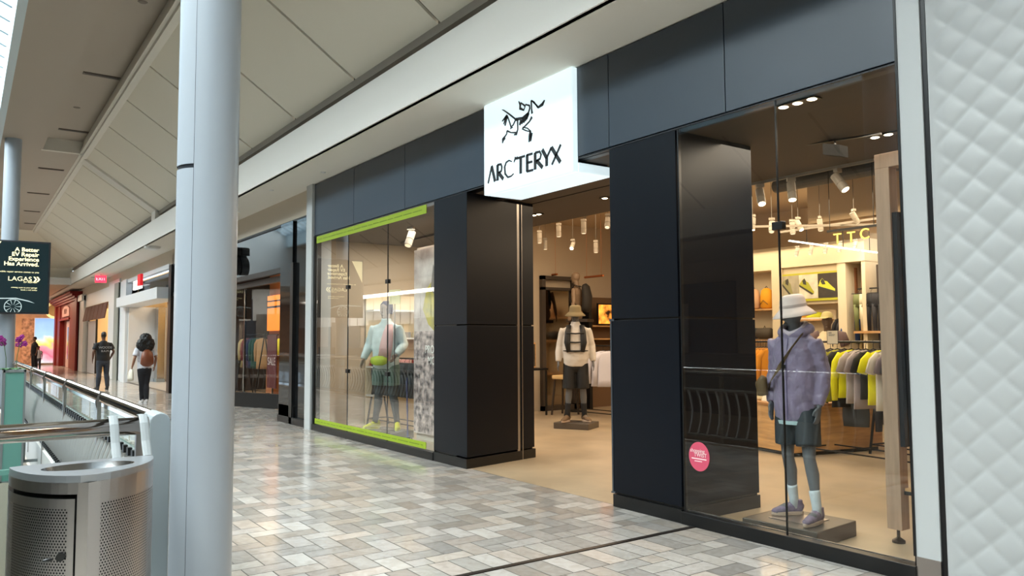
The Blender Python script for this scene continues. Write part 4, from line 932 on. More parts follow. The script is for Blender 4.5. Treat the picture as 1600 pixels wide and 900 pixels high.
# -------- people walking in the mall
def person(label, loc, rz, s, top, bottom, over=None, hair=None, female=False, kid=False, short=True, sk=SKINB, shoes='15151a', skirt=None, sleeve=0, vox=.014):
    t = thing('person', label, 'person', loc, rz); t.scale = (s,)*3; J = joints(over)
    body('body', J, sk, t, vox, female=female)
    jacket(J, top, t, z0=.90, sleeve=sleeve, name='top', voxel=vox, folds=.01, collar=False, loose=.92 if female else 1.0)
    trousers(J, bottom, t, w=1.08 if female else 1.1, voxel=vox)
    for k in 'LR': shoe(J, k, mat('shoe'+shoes, shoes, .6), mat('shoe'+shoes, shoes, .6), t)
    if hair: hair(t)
    return t, J
def short_hair(t):
    b = MB(); b.lathe((0, .0, 1.715), [(.001, .117), (.04, .112), (.068, .08), (.077, .03), (.075, -.02), (.06, -.05)], 18, sy=1.28); b.build('hair', HAIR, t, smooth=True)
def big_hair(t):
    b = MB(); b.ball((0, .03, 1.72), (.15, .15, .15), 16, 10).ball((-.09, .06, 1.58), (.14, .13, .17), 14, 8).ball((.10, .06, 1.56), (.14, .13, .18), 14, 8).ball((0, .10, 1.47), (.17, .09, .13), 14, 8)
    b.build('hair', HAIR, t, smooth=True, remesh=.014, disp=.05, dscale=.05)
face_away = math.radians(90)   # facing -X: walking away down the mall
t, J = person('person in black printed t-shirt and dark jeans walking away, hand at side', (-26.95, 3.56, 0), math.radians(-80), .975, mat('black_tee', '121217', .8), mat('dark_jeans', '2b303b', .8, var=.15, scale=20),
    dict(Lelbow=(.30, .04, 1.2), Lwrist=(.29, -.05, .97), Relbow=(-.29, .05, 1.2), Rwrist=(-.24, -.1, .98), Lankle=(.12, -.06, .09), Ltoe=(.14, -.22, .03), Rankle=(-.12, .08, .09), Rtoe=(-.14, -.08, .03)), hair=short_hair)
PR = mat('tee_print', '9a9ca0', .7)
text('shirt_print', 'WOODS', PR, (0, .175, 1.33), (math.pi/2, 0, math.pi), .10, t, .004); text('shirt_print', 'B.A.M.', PR, (0, .175, 1.22), (math.pi/2, 0, math.pi), .09, t, .004)
t, J = person('person with long black hair, white top, dark trousers and brown backpack walking away', (-20.3, 3.57, 0), math.radians(-83), .90, mat('white_tee', 'cfcfd6', .8), mat('black_leggings', '14151d', .8),
    dict(Lknee=(.05, -.02, .50), Rknee=(-.05, -.0, .50), Lankle=(.03, -.05, .09), Rankle=(-.03, .12, .10), Ltoe=(.03, -.2, .03), Rtoe=(-.03, -.04, .03), Lhip=(.08, 0, .92), Rhip=(-.08, 0, .92), Lelbow=(.27, .06, 1.2), Lwrist=(.30, -.02, .98), Relbow=(-.27, .06, 1.2), Rwrist=(-.27, -.05, .98)), hair=big_hair, female=True, shoes='b9b6b4', sk=mat('skin_medium', '8a5f48', .5))
b = MB(); b.tube([(0, .17, 1.02), (0, .20, 1.06), (0, .21, 1.2), (0, .19, 1.36), (0, .16, 1.42)], [(.12, .05), (.17, .09), (.165, .09), (.13, .07), (.06, .04)], 16)
for g in (-1, 1): b.tube([(g*.09, .12, 1.40), (g*.10, .0, 1.50), (g*.13, -.12, 1.36), (g*.15, .05, 1.12)], [(.02, .008)]*4, 8)
b.build('backpack', mat('tan_leather_pack', '7a4229', .45), t, smooth=True)
b = MB(); b.tube([(.34, .04, .62), (.35, .03, .70), (.345, .03, .84), (.33, .03, .92)], [(.16, .05), (.17, .06), (.14, .05), (.08, .03)], 14, side=(0, 1, 0))
b.tube([(.33, -.03, .9), (.30, -.02, 1.10), (.28, .03, 1.35), (.2, .05, 1.49)], .008, 6); b.build('tote_bag', mat('cream_tote', 'd6cfbf', .8), t, smooth=True)
fars = [('person in black clothes standing far off beside the distant column', (-46.5, 3.0), 1.0, '17171c', '1d1d22', 20), ('small child in white shirt and dark open jacket standing far off by the bright screen', (-47.5, 3.25), .72, 'd8d6d8', '3f4048', 60),
        ('small person in brown coat standing between the distant adult and child', (-48.6, 3.12), .80, '6b4f41', '2b2a2e', 40), ('distant person in dark red top at the left edge of the mall', (-50.3, 1.95), 1.0, '6b2028', '2a2226', 90)]
for lb, (x, y), s, c1, c2, rz in fars:
    person(lb, (x, y, 0), math.radians(rz), s*.95, mat('far_top'+c1, c1, .8), mat('far_leg'+c2, c2, .8), hair=short_hair, vox=.02, sk=mat('skin_medium', '', .5))
# ================================================================ GARMENTS AND RACKS
def hung_top(label, m, loc, rz, group, sleeve='short', L=.62, w=.42, name='shirt', mh=None):
    """garment hanging from a rail: local X = shoulder line, hook at origin"""
    t = thing(name, label, 'clothing', loc, rz, group)
    b = MB(); th = .028
    b.tube([(0, 0, -.09), (0, 0, -.12), (0, 0, -.16), (0, 0, -.30), (0, 0, -.09-L*.8), (0, 0, -.09-L)], [(.06, .02), (w*.38, .03), (w*.5, .035), (w*.46, .034), (w*.48, .03), (w*.5, .026)], 16)
    for g in (-1, 1):
        if sleeve == 'short': b.tube([(g*w*.36, 0, -.14), (g*w*.56, 0, -.22), (g*w*.66, 0, -.36)], [(.05, .03), (.06, .028), (.07, .024)], 10)
        else: b.tube([(g*w*.36, 0, -.14), (g*w*.54, 0, -.24), (g*w*.60, .01, -.45), (g*w*.58, .02, -.70)], [(.05, .03), (.055, .03), (.05, .028), (.04, .022)], 10)
    b.build('fabric', m, t, smooth=True, disp=.012, dscale=.09)
    b = MB(); b.tube([(-.17, 0, -.125), (0, 0, -.075), (.17, 0, -.125)], .008, 6); b.tube([(0, 0, -.075), (0, 0, -.02), (.02, 0, .012), (0, 0, .03), (-.02, 0, .012)], .0035, 6); b.build('hanger', mh or BLK, t)
    return t
def hung_pants(label, m, loc, rz, group, L=.85, w=.3, name='trousers'):
    t = thing(name, label, 'clothing', loc, rz, group); b = MB()
    b.tube([(0, 0, 0), (0, 0, -.10), (0, 0, -.22)], [(w*.45, .03), (w*.5, .04), (w*.5, .045)], 14)
    for g in (-1, 1): b.tube([(g*w*.24, 0, -.18), (g*w*.25, 0, -L*.6), (g*w*.25, .01, -L)], [(w*.25, .04), (w*.2, .035), (w*.17, .03)], 10)
    b.build('fabric', m, t, smooth=True, disp=.01, dscale=.12)
    b = MB(); b.cyl((-.12, 0, .01), (.12, 0, .01), .006).tube([(0, 0, .01), (0, 0, .05), (.02, 0, .07), (0, 0, .085)], .0035, 6); b.build('hanger', BLK, t)
    return t
def rack(label, p0, p1, h, depth=.5, cross=True):
    """A-frame garment rack between two floor points"""
    p0 = Vector((*p0, 0)); p1 = Vector((*p1, 0)); c = (p0+p1)/2; d = (p1-p0); L = d.length; rz = math.atan2(d.y, d.x)
    t = thing('clothes_rack', label, 'rack', c, rz)
    b = MB(); b.cyl((-L/2, 0, h), (L/2, 0, h), .014); b.build('rail', BLK, t)
    for g in (-1, 1):
        b = MB(); b.bar((g*L/2, -depth/2, 0), (g*L/2, 0, h+.02), .024, .024).bar((g*L/2, depth/2, 0), (g*L/2, 0, h+.02), .024, .024).bar((g*L/2, -depth*.42, .12), (g*L/2, depth*.42, .12), .018, .018); b.build('end_frame', BLK, t)
    b = MB(); b.bar((-L/2, -depth*.42, .12), (L/2, -depth*.42, .12), .016, .016).bar((-L/2, depth*.42, .12), (L/2, depth*.42, .12), .016, .016); b.build('brace', BLK, t)
    return t, p0, p1
FAB = lambda n, c: mat('fabric_'+n, c, .8, bump=.1, bscale=25)
# right window rack
t, a, c = rack('black A-frame clothes rack behind the lilac-jacketed mannequin', (-5.90, 8.95), (-4.30, 8.80), 1.44, .62)
seq = [('black', '1c1b1d', 'short'), ('olive yellow', '9b9a2c', 'short'), ('black', '1c1b1d', 'short'), ('bright yellow', 'e2e016', 'long'), ('pale grey', 'b4aba4', 'short'), ('grey lilac', 'a59a9c', 'short'), ('black', '17171a', 'short'), ('bright yellow', 'e8e512', 'short'),
       ('white', 'd8d4c6', 'short'), ('mauve grey', '7d727a', 'short'), ('charcoal', '34343a', 'short'), ('blue', '2f5596', 'short'), ('white', 'dcd9cf', 'short'), ('black', '17171a', 'short')]
ordn = ['first', 'second', 'third', 'fourth', 'fifth', 'sixth', 'seventh', 'eighth', 'ninth', 'tenth', 'eleventh', 'twelfth', 'thirteenth', 'fourteenth', 'fifteenth', 'sixteenth']
for i, (n, cc, sl) in enumerate(seq):
    u = .13+i*.062; p = a.lerp(c, u); hung_top('%s top on the right window\'s front rack, %s hanger from the left' % (n, ordn[i]), FAB(n, cc), (p.x, p.y, 1.43), math.radians(68+random.uniform(-5, 5)), 'tops on the right window rack', sl, L=.58+.06*(i % 3), w=.40)
# lower tier of the same display
t, a2, c2 = rack('lower black clothes rail with dark garments behind the mannequin hand', (-5.55, 9.75), (-4.5, 9.6), .98, .4)
for i in range(8):
    p = a2.lerp(c2, .06+i*.125); n, cc = (('charcoal', '35302e'), ('black', '1d1b1b'), ('bright yellow', 'd8d820'), ('dark brown', '40352f'))[(0, 1, 0, 3, 1, 2, 0, 1)[i]]
    hung_pants('%s trousers on the lower rail behind the right window mannequin, %s from the left' % (n, ordn[i]), FAB(n+'p', cc), (p.x, p.y, .88), math.radians(70), 'trousers on the lower rail', L=.6, w=.28)
q = P(1366, 662, 1, 9.4); b = MB(); b.tube([(0, 0, -.22), (0, 0, -.1), (0, 0, .18), (0, 0, .24)], [(.15, .04), (.16, .05), (.15, .04), (.1, .02)], 12); b.tube([(-.1, 0, .22), (-.06, 0, .36), (.06, 0, .36), (.1, 0, .22)], .008, 6)
o = b.build('tote_bag', FAB('bag', '3b3c3c'), smooth=True); o.location = (q.x, 9.0, .62); o.rotation_euler = (0, 0, .3); tag(o, 'dark grey bag hanging low behind the oak post frame', 'bag')
# price sign on the rack
q = P(1301, 533, 1, 8.45); t = thing('rack_sign', 'small white framed card standing on the clothes rack behind the glass', 'sign', (q.x, q.y, 1.40), math.radians(20)); t.scale = (.75,)*3
b = MB(); b.box(-.085, -.004, .02, .085, .004, .24); b.build('frame', BLK, t); b = MB(); b.box(-.078, -.007, .027, .078, -.004, .233); b.build('card', mat('card_white', 'e9e0cc', .6), t)
b = MB(); b.box(-.055, -.009, .195, -.01, -.007, .205).box(-.055, -.009, .17, .04, -.007, .175).box(-.055, -.009, .155, .03, -.007, .16); b.build('printed_line', INK, t); b = MB(); b.cyl((0, 0, -.02), (0, 0, .02), .008); b.build('clip', BLK, t)
# left rack near the back
t, a, c = rack('black rack of teal and orange tops at the left of the right window view', P(1150, 600, 1, 10.9).xy, P(1225, 600, 1, 10.7).xy, 1.43, .5)
for i in range(11):
    n, cc = ('dusty teal', '6f9aa0') if i < 6 else ('orange', 'd08a1e')
    p = a.lerp(c, .22+i*.055); hung_top('%s long-sleeved top on the far left rack in the right window, %s hanger' % (n, ordn[i]), FAB(n, cc), (p.x, p.y, 1.42), math.radians(65+random.uniform(-4, 4)), 'tops on the left rack', 'long', L=.62, w=.42)
# oak counter block and things on it
t = thing('display_counter', 'low oak display block with dark plinth behind the right window mannequin', 'counter', (-6.3, 9.4, 0), math.radians(-12))
b = MB(); b.box(-.62, -.78, .05, .48, .75, .62); b.build('body', WOOD, t, bevel=.004)
b = MB(); b.box(-.58, -.74, 0, .44, .71, .05); b.build('toe_kick', BLK, t)
b = MB(); b.box(-.64, -.80, .62, .50, .77, .65); b.build('worktop', mat('oak_top', 'ad7f52', .4, var=.1, scale=4), t)
for k, (n, cc, dz) in enumerate((('cream', 'd8c9a0', 0), ('light olive', 'a39a70', .06), ('tan', 'b3945f', .12))):
    b = MB(); b.box(-.2, -.14, 0, .2, .14, .055); o = b.build('folded_shirt', FAB(n, cc), bevel=.02); o.location = (-6.75, 9.0, .652+dz); o.rotation_euler = (0, 0, -.2+.1*k)
    tag(o, '%s folded shirt in the pile on the oak block, %s' % (n, ('bottom of the pile', 'middle of the pile', 'top of the pile')[k]), 'clothing', 'folded shirts on the oak block')
b = MB(); b.prism([(-.09, 0, 0), (.09, 0, 0), (.06, .05, .15), (-.06, .05, .15)], (0, .005, 0)); o = b.build('table_card', mat('card_white', '', .5)); o.location = (-6.55, 8.78, .652); tag(o, 'small white tilted card on the oak block corner beside the glass joint', 'card')
# table behind (entrance) and stool
# back wall joinery at Y=13
def px(x, y, v=12.95): return P(x, y, 1, v)
def wallbox(name, xa, xb, za, zb, ya, yb, m, parent=None, bevel=0): b = MB(); b.box(xa, ya, za, xb, yb, zb); return b.build(name, m, parent, bevel=bevel)
U = thing('alcove_shelving', 'cream alcove unit holding backpacks at the far back left of the right window', 'shelving', (-9.95, 12.7, 0))
cx0 = P(1206, 460, 1, 12.55).x+9.95; cx1 = P(1222, 460, 1, 12.55).x+9.95
b = MB(); b.box(-.6, .25, 0, cx0, .29, 3.2).box(cx0, -.15, 0, cx1, .29, 3.2).box(-.66, -.15, 0, -.6, .29, 3.2).box(-.6, -.15, 2.78, cx0, .29, 3.2); b.build('carcass', CREAM, U)
for z in (.55, 1.42, 2.02):
    b = MB(); b.box(-.6, -.12, z, cx0, .25, z+.03); b.build('shelf', WOOD, U)
def pack(label, col, loc, s=1, rz=0, name='backpack', flat=False):
    t = thing(name, label, 'bag', loc, rz, 'bags in the back alcove'); b = MB()
    if flat: b.tube([(-.2, 0, .12), (-.14, 0, .14), (.14, 0, .14), (.2, 0, .12)], [(.08, .07), (.12, .12), (.12, .12), (.08, .07)], 14, side=(0, 1, 0))
    else: b.tube([(0, 0, .0), (0, 0, .03), (0, 0, .2), (0, 0, .36), (0, 0, .40)], [(.09, .06), (.135, .09), (.14, .095), (.11, .07), (.05, .03)], 16)
    bd = b.build('body', FAB(label[:9], col), t, smooth=True)
    b = MB(); b.tube([(-.04, 0, .39 if not flat else .22), (0, -.0, .44 if not flat else .30), (.04, 0, .39 if not flat else .22)], .008, 6)
    if not flat: b.tube([(-.09, -.09, .08), (-.0, -.115, .16), (.09, -.09, .08)], .006, 6)
    b.build('handle', BLK, t); t.scale = (s, s, s); return t
pack('orange backpack on the upper shelf of the back alcove', 'e09a18', (px(1198, 470, 12.7).x, 12.70, 2.053), 1.0)
pack('peach backpack beside the orange one in the back alcove', 'c9a078', (px(1178, 470, 12.7).x, 12.70, 2.053), 1.0)
pack('dark slate duffel bag on the middle shelf of the back alcove', '36393b', (px(1174, 520, 12.7).x, 12.70, 1.452), .9, name='duffel_bag', flat=True)
pack('dark olive duffel bag on the middle shelf of the back alcove, right one', '4b4337', (px(1195, 520, 12.7).x, 12.70, 1.452), .9, name='duffel_bag', flat=True)
# poster of three shoe pictures
t = thing('wall_poster', 'wide lime-framed picture of three running shoes on the back wall', 'poster', ((P(1222, 447, 1, 12.57).x+P(1307, 447, 1, 12.57).x)/2, 12.57, P(1265, 448, 1, 12.57).z))
b = MB(); b.box(-.60, 0, -.26, .60, .03, .26); b.build('frame', mat('poster_lime', 'b3b02a', .5), t)
for k, cc in enumerate(('a39c86', 'cfc9b4', '3a322a')):
    x = -.39+k*.39; b = MB(); b.box(x-.192, -.004, -.215, x+.192, .0, .225); pn = b.build('picture', mat('poster_bg%d' % k, cc, .6, var=.2, scale=6), t)
    b = MB(); pts = [(-.17, -.08), (-.165, .02), (-.14, .075), (-.11, .06), (-.08, .045), (-.03, .05), (.03, .02), (.10, -.01), (.16, -.03), (.175, -.07), (.15, -.085), (-.15, -.095)]
    a_ = (-.9, -.6, -.35)[k]; R_ = lambda p: (x+p[0]*math.cos(a_)-p[1]*math.sin(a_), -.006, p[0]*math.sin(a_)+p[1]*math.cos(a_)+.02)
    b.prism([R_(p) for p in pts], (0, .002, 0)); b.build('shoe_image', mat('shoe_img%d' % k, ('8d8a5c', 'a5a52c', 'c9cc38')[k], .6), pn)
    b = MB(); R2 = lambda p: R_(p)+Vector((0, -.003, 0)) if False else Vector(R_(p))+Vector((0, -.003, 0))
    b.prism([R2(p) for p in ((-.17, -.08), (.175, -.065), (.15, -.10), (-.15, -.11))], (0, .002, 0)); b.prism([R2(p) for p in ((-.14, .07), (-.09, .05), (-.04, -.01), (-.10, -.03), (-.15, .01))], (0, .002, 0)); b.build('shoe_dark_parts', mat('shoe_img_dark', '3c3a30', .6), pn)  # dark sole and upper patch printed on the shoe picture
b = MB(); X55 = lambda x: P(x, 460, 1, 12.55).x
b.box(X55(1309), 12.55, 0, X55(1322), 13, 3.2).box(X55(1222), 12.61, 2.1, X55(1309), 13, 2.8).box(X55(1347), 12.55, 0, X55(1353), 13, 3.2).box(X55(1222)+.004, 12.535, 2.80, X55(1353)+.004, 12.99, 3.19).box(-9.26, 12.9, 0, -8.0, 13, 3.0)
o = b.build('wall_back', CREAM); structure(o)
SH = thing('shoe_shelving', 'cream shoe shelves under the three-shoe picture on the back wall', 'shelving', (-8.66, 12.75, 0))
for z in (.5, .95, 1.35, 1.80):
    b = MB(); b.box(-.56, -.15, z, .56, .14, z+.025); b.build('shelf', WOOD, SH)
b = MB(); b.box(-.6, .1, 0, .6, .14, 2.0); b.build('back_board', CREAM, SH)
def little_shoe(label, col, loc, rz):
    t = thing('shoe', label, 'shoe', loc, rz, 'shoes on the back shelves')
    JJ = {'Lankle': V3(0, 0, .09), 'Ltoe': V3(0, -.17, .03), 'Lknee': V3(0, 0, .5)}; shoe(JJ, 'L', FAB('s'+col, col), mat('sole_w', 'd5d0c0', .6), t, name='upper'); return t
k = 0
for z, cols in ((1.827, ('4b3a30', 'd59a2a', 'c8cc28')), (1.377, ('8a8578', 'cfd04a', '55504a', 'b0a893'))):
    for i, cc in enumerate(cols):
        little_shoe({0: 'shelf shoe '}[0]+['brown', 'orange', 'lime yellow', 'grey', 'yellow green', 'dark grey', 'beige'][k]+' on the %s shoe shelf' % ('top' if z > 1.5 else 'lower'), cc, (-8.9+.27*i, 12.75, z), math.radians(-60)); k += 1
# niche with lit wood
t = thing('wall_niche', 'narrow lit niche with walnut top panel on the back wall', 'niche', (-7.79, 12.8, 0))
b = MB(); b.box(-.15, .12, 0, .15, .16, 2.2); b.build('lit_back', mat('niche_cream', 'f1dda6', .6), t); b = MB(); b.box(-.15, .02, 2.2, .15, .08, 2.72); b.build('walnut_panel', WOODD, t)
b = MB(); b.cyl((-.15, 0, 1.93), (.15, 0, 1.93), .01); b.build('rail', BLK, t)
for i, (n, cc) in enumerate((('black', '1b1a1c'), ('charcoal', '2c2c31'), ('blue', '39569a'))): hung_top('%s jacket hanging in the narrow lit niche, %s from the left' % (n, ordn[i]), FAB(n+'n', cc), (-7.88+.09*i, 12.78, 1.925), math.radians(70), 'jackets in the lit niche', 'short', L=.45, w=.30)
# trouser wall
t = thing('trouser_shelving', 'dark wall unit with hanging trousers and oak shelf at the far back right', 'shelving', (-6.7, 12.7, 0))
b = MB(); b.box(-.82, .2, 0, 1.2, .28, 2.75); b.build('back_board', mat('unit_dark_brown', '4a3a2b', .7), t)  # back board in one even dark brown
b = MB(); b.box(-.82, -.2, 1.56, 1.2, .2, 1.60); b.build('shelf', WOOD, t); b = MB(); b.box(-.82, -.2, .55, 1.2, .2, .62); b.build('shelf', WOOD, t)
b = MB(); b.box(-.82, -.22, 1.1, 1.2, .2, 1.13); b.build('shelf', BLK, t); b = MB(); b.box(-.5, .12, 2.25, 1.2, .2, 2.72); b.build('walnut_panel', WOODD, t)
b = MB(); b.cyl((-.82, -.03, 2.33), (1.2, -.03, 2.33), .012); b.build('rail', BLK, t)
for i, (n, cc) in enumerate((('olive', '6f7648'), ('cream', 'd6ceb0'), ('black', '1b1b1d'), ('charcoal', '29282c'), ('black', '1b1b1d'), ('dark grey', '2f2e31'), ('white', 'e0d8c2'), ('black', '1b1b1d'))):
    hung_pants('%s trousers on the back rail right of the lit niche, %s from left' % (n, ordn[i]), FAB(n+'w', cc), (-7.46+.11*i, 12.6, 2.235), math.radians(15), 'trousers on the back wall', L=.63, w=.2)
for i in range(9):
    z = 1.132+(.045*(i % 3)); x = -7.25+.42*(i//3); n, cc = (('cream', 'cfc4a2'), ('black', '1e1e1f'), ('yellow green', 'b2b53a'))[(i+i//3) % 3]
    b = MB(); b.box(-.15, -.12, 0, .15, .12, .04); o = b.build('folded_shirt', FAB(n+'f', cc), bevel=.015); o.location = (x, 12.6, z)
    tag(o, '%s folded top on the dark back shelf, %s pile, %s' % (n, ('left', 'middle', 'right')[i//3], ('bottom', 'middle', 'top')[i % 3]), 'clothing', 'folded tops on the dark shelf')
for i, (n, cc) in enumerate((('white', 'dedad0'), ('pale blue', 'a8b6bf'), ('navy blue', '2c4a74'))):
    b = MB(); b.box(-.16, -.12, 0, .16, .12, .05); o = b.build('folded_shirt', FAB(n+'f', cc), bevel=.015); o.location = (-6.95, 12.6, .622+.052*i); tag(o, '%s folded shirt on the lowest oak shelf behind the post frame, %s' % (n, ('bottom', 'middle', 'top')[i]), 'clothing', 'folded shirts on the low oak shelf')
# oak post frame with black ladder shelf
t = thing('oak_frame', 'tall oak post frame with black shelf ladder at the right of the right window', 'display frame', (-3.09, 5.63, 0))
b = MB(); b.box(-.055, -.05, .10, .055, .06, 2.76); b.build('post', WOODP, t, bevel=.003)
b = MB(); b.box(-.055, -.05, 2.76, .80, .06, 2.87); b.build('beam', WOODP, t, bevel=.003); b = MB(); b.box(.70, -.05, .10, .80, .06, 2.76); b.build('post', WOODP, t, bevel=.003)
for x in (0, .75):
    b = MB(); b.lathe((x, .0, 0), [(.001, 0), (.045, 0), (.045, .018), (.02, .035), (.012, .04), (.012, .10), (.001, .10)], 16); b.build('levelling_foot', mat('foot_bronze', '3f352c', .4, .5), t)
b = MB()
for x in (.06,): b.box(x-.004, -.03, .70, x+.03, .06, 2.42)
b.box(.175, .05, .35, .20, .08, 2.42)
for z in (2.07, 1.98, 1.55): b.box(.06, .04, z-.02, .70, .07, z+.012)
b.build('black_ladder', BLK, t)
b = MB(); b.box(.06, .0, .38, .70, .30, .40); b.build('shelf', WOOD, t); b = MB(); b.box(.06, -.01, .355, .70, .0, .38).box(.06, .3, .355, .7, .31, .40); b.build('shelf_edge', BLK, t)
b = MB(); b.cyl((.1, .2, 1.62), (.7, .2, 1.62), .01); b.build('rail', BLK, t)
hung_top('black jacket hanging on the ladder beside the oak post', FAB('blackj', '151516'), (-2.93, 5.95, 1.62), math.radians(75), 'clothes on the oak frame', 'long', L=.62, w=.42)
hung_top('dark charcoal jacket behind the black one on the oak frame', FAB('charj', '25262a'), (-2.80, 5.95, 1.62), math.radians(75), 'clothes on the oak frame', 'long', L=.62, w=.42)
# ---------------------------------------------------------------- entrance view
t = thing('standing_mirror', 'tall dark framed mirror against the left store wall behind the entrance mannequin', 'mirror', (-12.9, 10.3, 0))
y0, y1 = -.45, .48
b = MB(); b.box(-.04, y0, 0, .06, y0+.09, 2.82).box(-.04, y1-.09, 0, .06, y1, 2.82).box(-.04, y0, 2.52, .06, y1, 2.58).box(-.04, y0, 0, .06, y1, .10).box(-.04, y0, 2.74, .06, y1, 2.82); b.build('frame', mat('frame_umber', '3b3128', .5), t)
b = MB(); b.box(-.04, y0+.09, .1, -.02, y1-.09, 2.52); b.build('mirror_glass', mat('mirror_dark', '8a8278', .06, 1), t)
for px_, lb in ((858, 'copper hanging rail tube left of the backpack mannequin'), (928, 'copper hanging rail tube right of the backpack mannequin')):
    q = P(px_, 430 if px_ < 900 else 432, 1, 10.2); L = .55
    b = MB(); b.cyl((-L/2, 0, 0), (L/2, 0, 0), .022).cyl((-L*.4, 0, 0), (-L*.4, 0, 3.95-q.z), .003, n=6).cyl((L*.4, 0, 0), (L*.4, 0, 3.95-q.z), .003, n=6)
    o = b.build('copper_rail', mat('copper', '9a5a34', .35, .8)); o.location = q; tag(o, lb, 'rail', 'copper rails')
TV = thing('shelf_unit', 'dark wall unit with oak shelves and lit picture right of the entrance mannequin', 'shelving', (-12.7, 11.6, 0))
b = MB(); b.box(-.24, -.7, 0, -.2, 1.3, 2.4); b.build('back_board', mat('unit_brown', '6d5238', .7), TV)
for z in (1.78, 1.50): b = MB(); b.box(-.2, -.6, z-.03, .12, 1.3, z); b.build('shelf', WOOD, TV)
b = MB(); b.box(-.2, -.7, 0, .12, -.62, 2.4).box(-.2, 1.22, 0, .12, 1.3, 2.4).box(-.2, -.6, .9, .1, 1.2, 1.2); b.build('side', BLK, TV)
PIC = thing('picture_screen', 'small dark screen with glowing orange campfire picture on the oak shelf', 'picture', (-12.55, 11.5, 1.784))
b = MB(); b.box(-.03, -.38, 0, .0, .38, .47); b.build('bezel', BLK, PIC); b = MB(); b.box(0, -.35, .03, .006, .35, .44); b.build('picture', mat('campfire', '2a1206', .4, emit=1.3, col2='ff9c3a', scale=5, var=.5), PIC)
t, a, c = rack('black rack with a white long-sleeved top at the right edge of the entrance view', P(898, 600, 1, 9.8).xy, P(985, 600, 1, 9.9).xy, 1.36, .55)
for i, (n, cc, sl) in enumerate((('black', '161617', 'long'), ('dark grey', '2a2b2d', 'long'), ('white', 'cfccd4', 'long'), ('white', 'd2cfd6', 'long'))):
    p = P((912, 924, 943, 953)[i], 600, 1, 9.83); hung_top('%s long-sleeved top on the entrance rack, %s' % (n, ['leftmost', 'second', 'third', 'rightmost'][i]), FAB(n+'e', cc), (p.x, p.y, 1.35), math.radians(45), 'tops on the entrance rack', sl, L=.66, w=.46)
b = MB(); b.bar((-.6, 0, 0), (.6, 0, 0), .02, .02)
for g in (-1, 1): b.bar((g*.55, 0, 0), (g*.62, .2, -1.2), .02, .02).bar((g*.55, 0, 0), (g*.62, -.2, -1.2), .02, .02)
b.bm.free()
t, a, c = rack('black rack of dark jackets directly behind the entrance mannequin', P(872, 600, 1, 10.7).xy, P(915, 600, 1, 10.9).xy, 1.40, .4)
for i in range(4):
    n, cc = (('black', '141415'), ('dark blue', '1f2440'), ('black', '141415'), ('charcoal', '242427'))[i]
    p = a.lerp(c, .12+.24*i); hung_top('%s jacket on the rack behind the entrance mannequin, %s' % (n, ['leftmost', 'second', 'third', 'rightmost'][i]), FAB(n+'k', cc), (p.x, p.y, 1.39), math.radians(40), 'jackets behind the entrance mannequin', 'long', L=.72, w=.46)
t = thing('stool', 'cream topped stool with dark legs in front of the tall mirror', 'stool', (-12.0, 9.75, 0), .3)
b = MB(); b.box(-.19, -.19, .70, .19, .19, .78); b.build('seat', mat('stool_cream', 'd3b27a', .6), t, bevel=.02)
for g in (-1, 1):
    for h in (-1, 1): b = MB(); b.bar((g*.14, h*.14, .70), (g*.19, h*.19, 0), .03, .03); b.build('leg', mat('stool_leg', '33281e', .5), t)
t = thing('side_table', 'dark table with small framed notice beside the tall mirror', 'table', (-12.45, 9.15, 0), 0)
b = MB(); b.box(-.3, -.3, .88, .3, .3, .92); b.build('top', BLK, t)
for g in (-1, 1):
    for h in (-1, 1): b = MB(); b.box(g*.27-.015, h*.27-.015, 0, g*.27+.015, h*.27+.015, .88); b.build('leg', BLK, t)
t = thing('notice_frame', 'leaning wooden framed notice on the dark table behind the left jamb', 'notice', (-12.4, 9.2, .922), math.radians(20))
b = MB(); b.box(-.03, -.2, 0, 0, .2, .5); b.build('frame', WOOD, t); b = MB(); b.box(0, -.17, .03, .004, .17, .47); b.build('sheet', mat('notice_dark', '4c463c', .5, var=.5, scale=6), t)
# ---------------------------------------------------------------- left window contents
t = thing('graphic_panel', 'tall printed photo panel with yellow jacket and lettering at the right of the left window', 'poster', (-9.85, 5.62, 0))
b = MB(); b.box(-.70, 0, .10, .9, .05, 2.86); pnl = b.build('panel', mat('panel_print', 'b7a49c', .6, col2='e7dcd4', scale=3, var=.1), t)
b = MB(); b.box(-.70, .05, .0, .9, .09, 2.9); b.build('backer', DRYT, t)
b = MB(); b.prism([(-.42, -.003, 1.95), (-.30, -.003, 2.25), (-.1, -.003, 2.38), (.5, -.003, 2.3), (.5, -.003, 1.45), (.05, -.003, 1.55), (-.25, -.003, 1.72)], (0, .002, 0)); b.build('jacket_picture', mat('print_yellow', 'd3bf3c', .6, col2='a39a58', scale=6, var=.1), pnl)
b = MB(); b.prism([(-.18, -.006, 2.22), (-.1, -.006, 2.6), (.05, -.006, 2.35), (.3, -.006, 2.3), (.2, -.006, 2.1), (-.05, -.006, 2.15)], (0, .002, 0)); b.build('hood_picture', mat('print_taupe', '837a74', .6), pnl)
b = MB(); b.box(-.69, -.002, .12, .88, .0, 1.62); b.build('flower_picture', mat('print_flowers', '443b40', .6, col2='d9c4bd', scale=9, var=.2), pnl)
LW = mat('print_white', 'f2efe9', .5)
for s_, px_, py_ in (('PRO', 671, 546.5), ('MO', 674, 564)):
    q = P(px_, py_, 1, 5.61); text('lettering', s_, LW, (q.x+9.85, -.008, q.z), (math.pi/2, 0, 0), .165, pnl, .002, font_scale_x=.85, bold=.001)
t, a, c = rack('black rack of dark trousers low behind the left window mannequin', (-12.70, 6.05), (-10.2, 6.1), 1.18, .42)
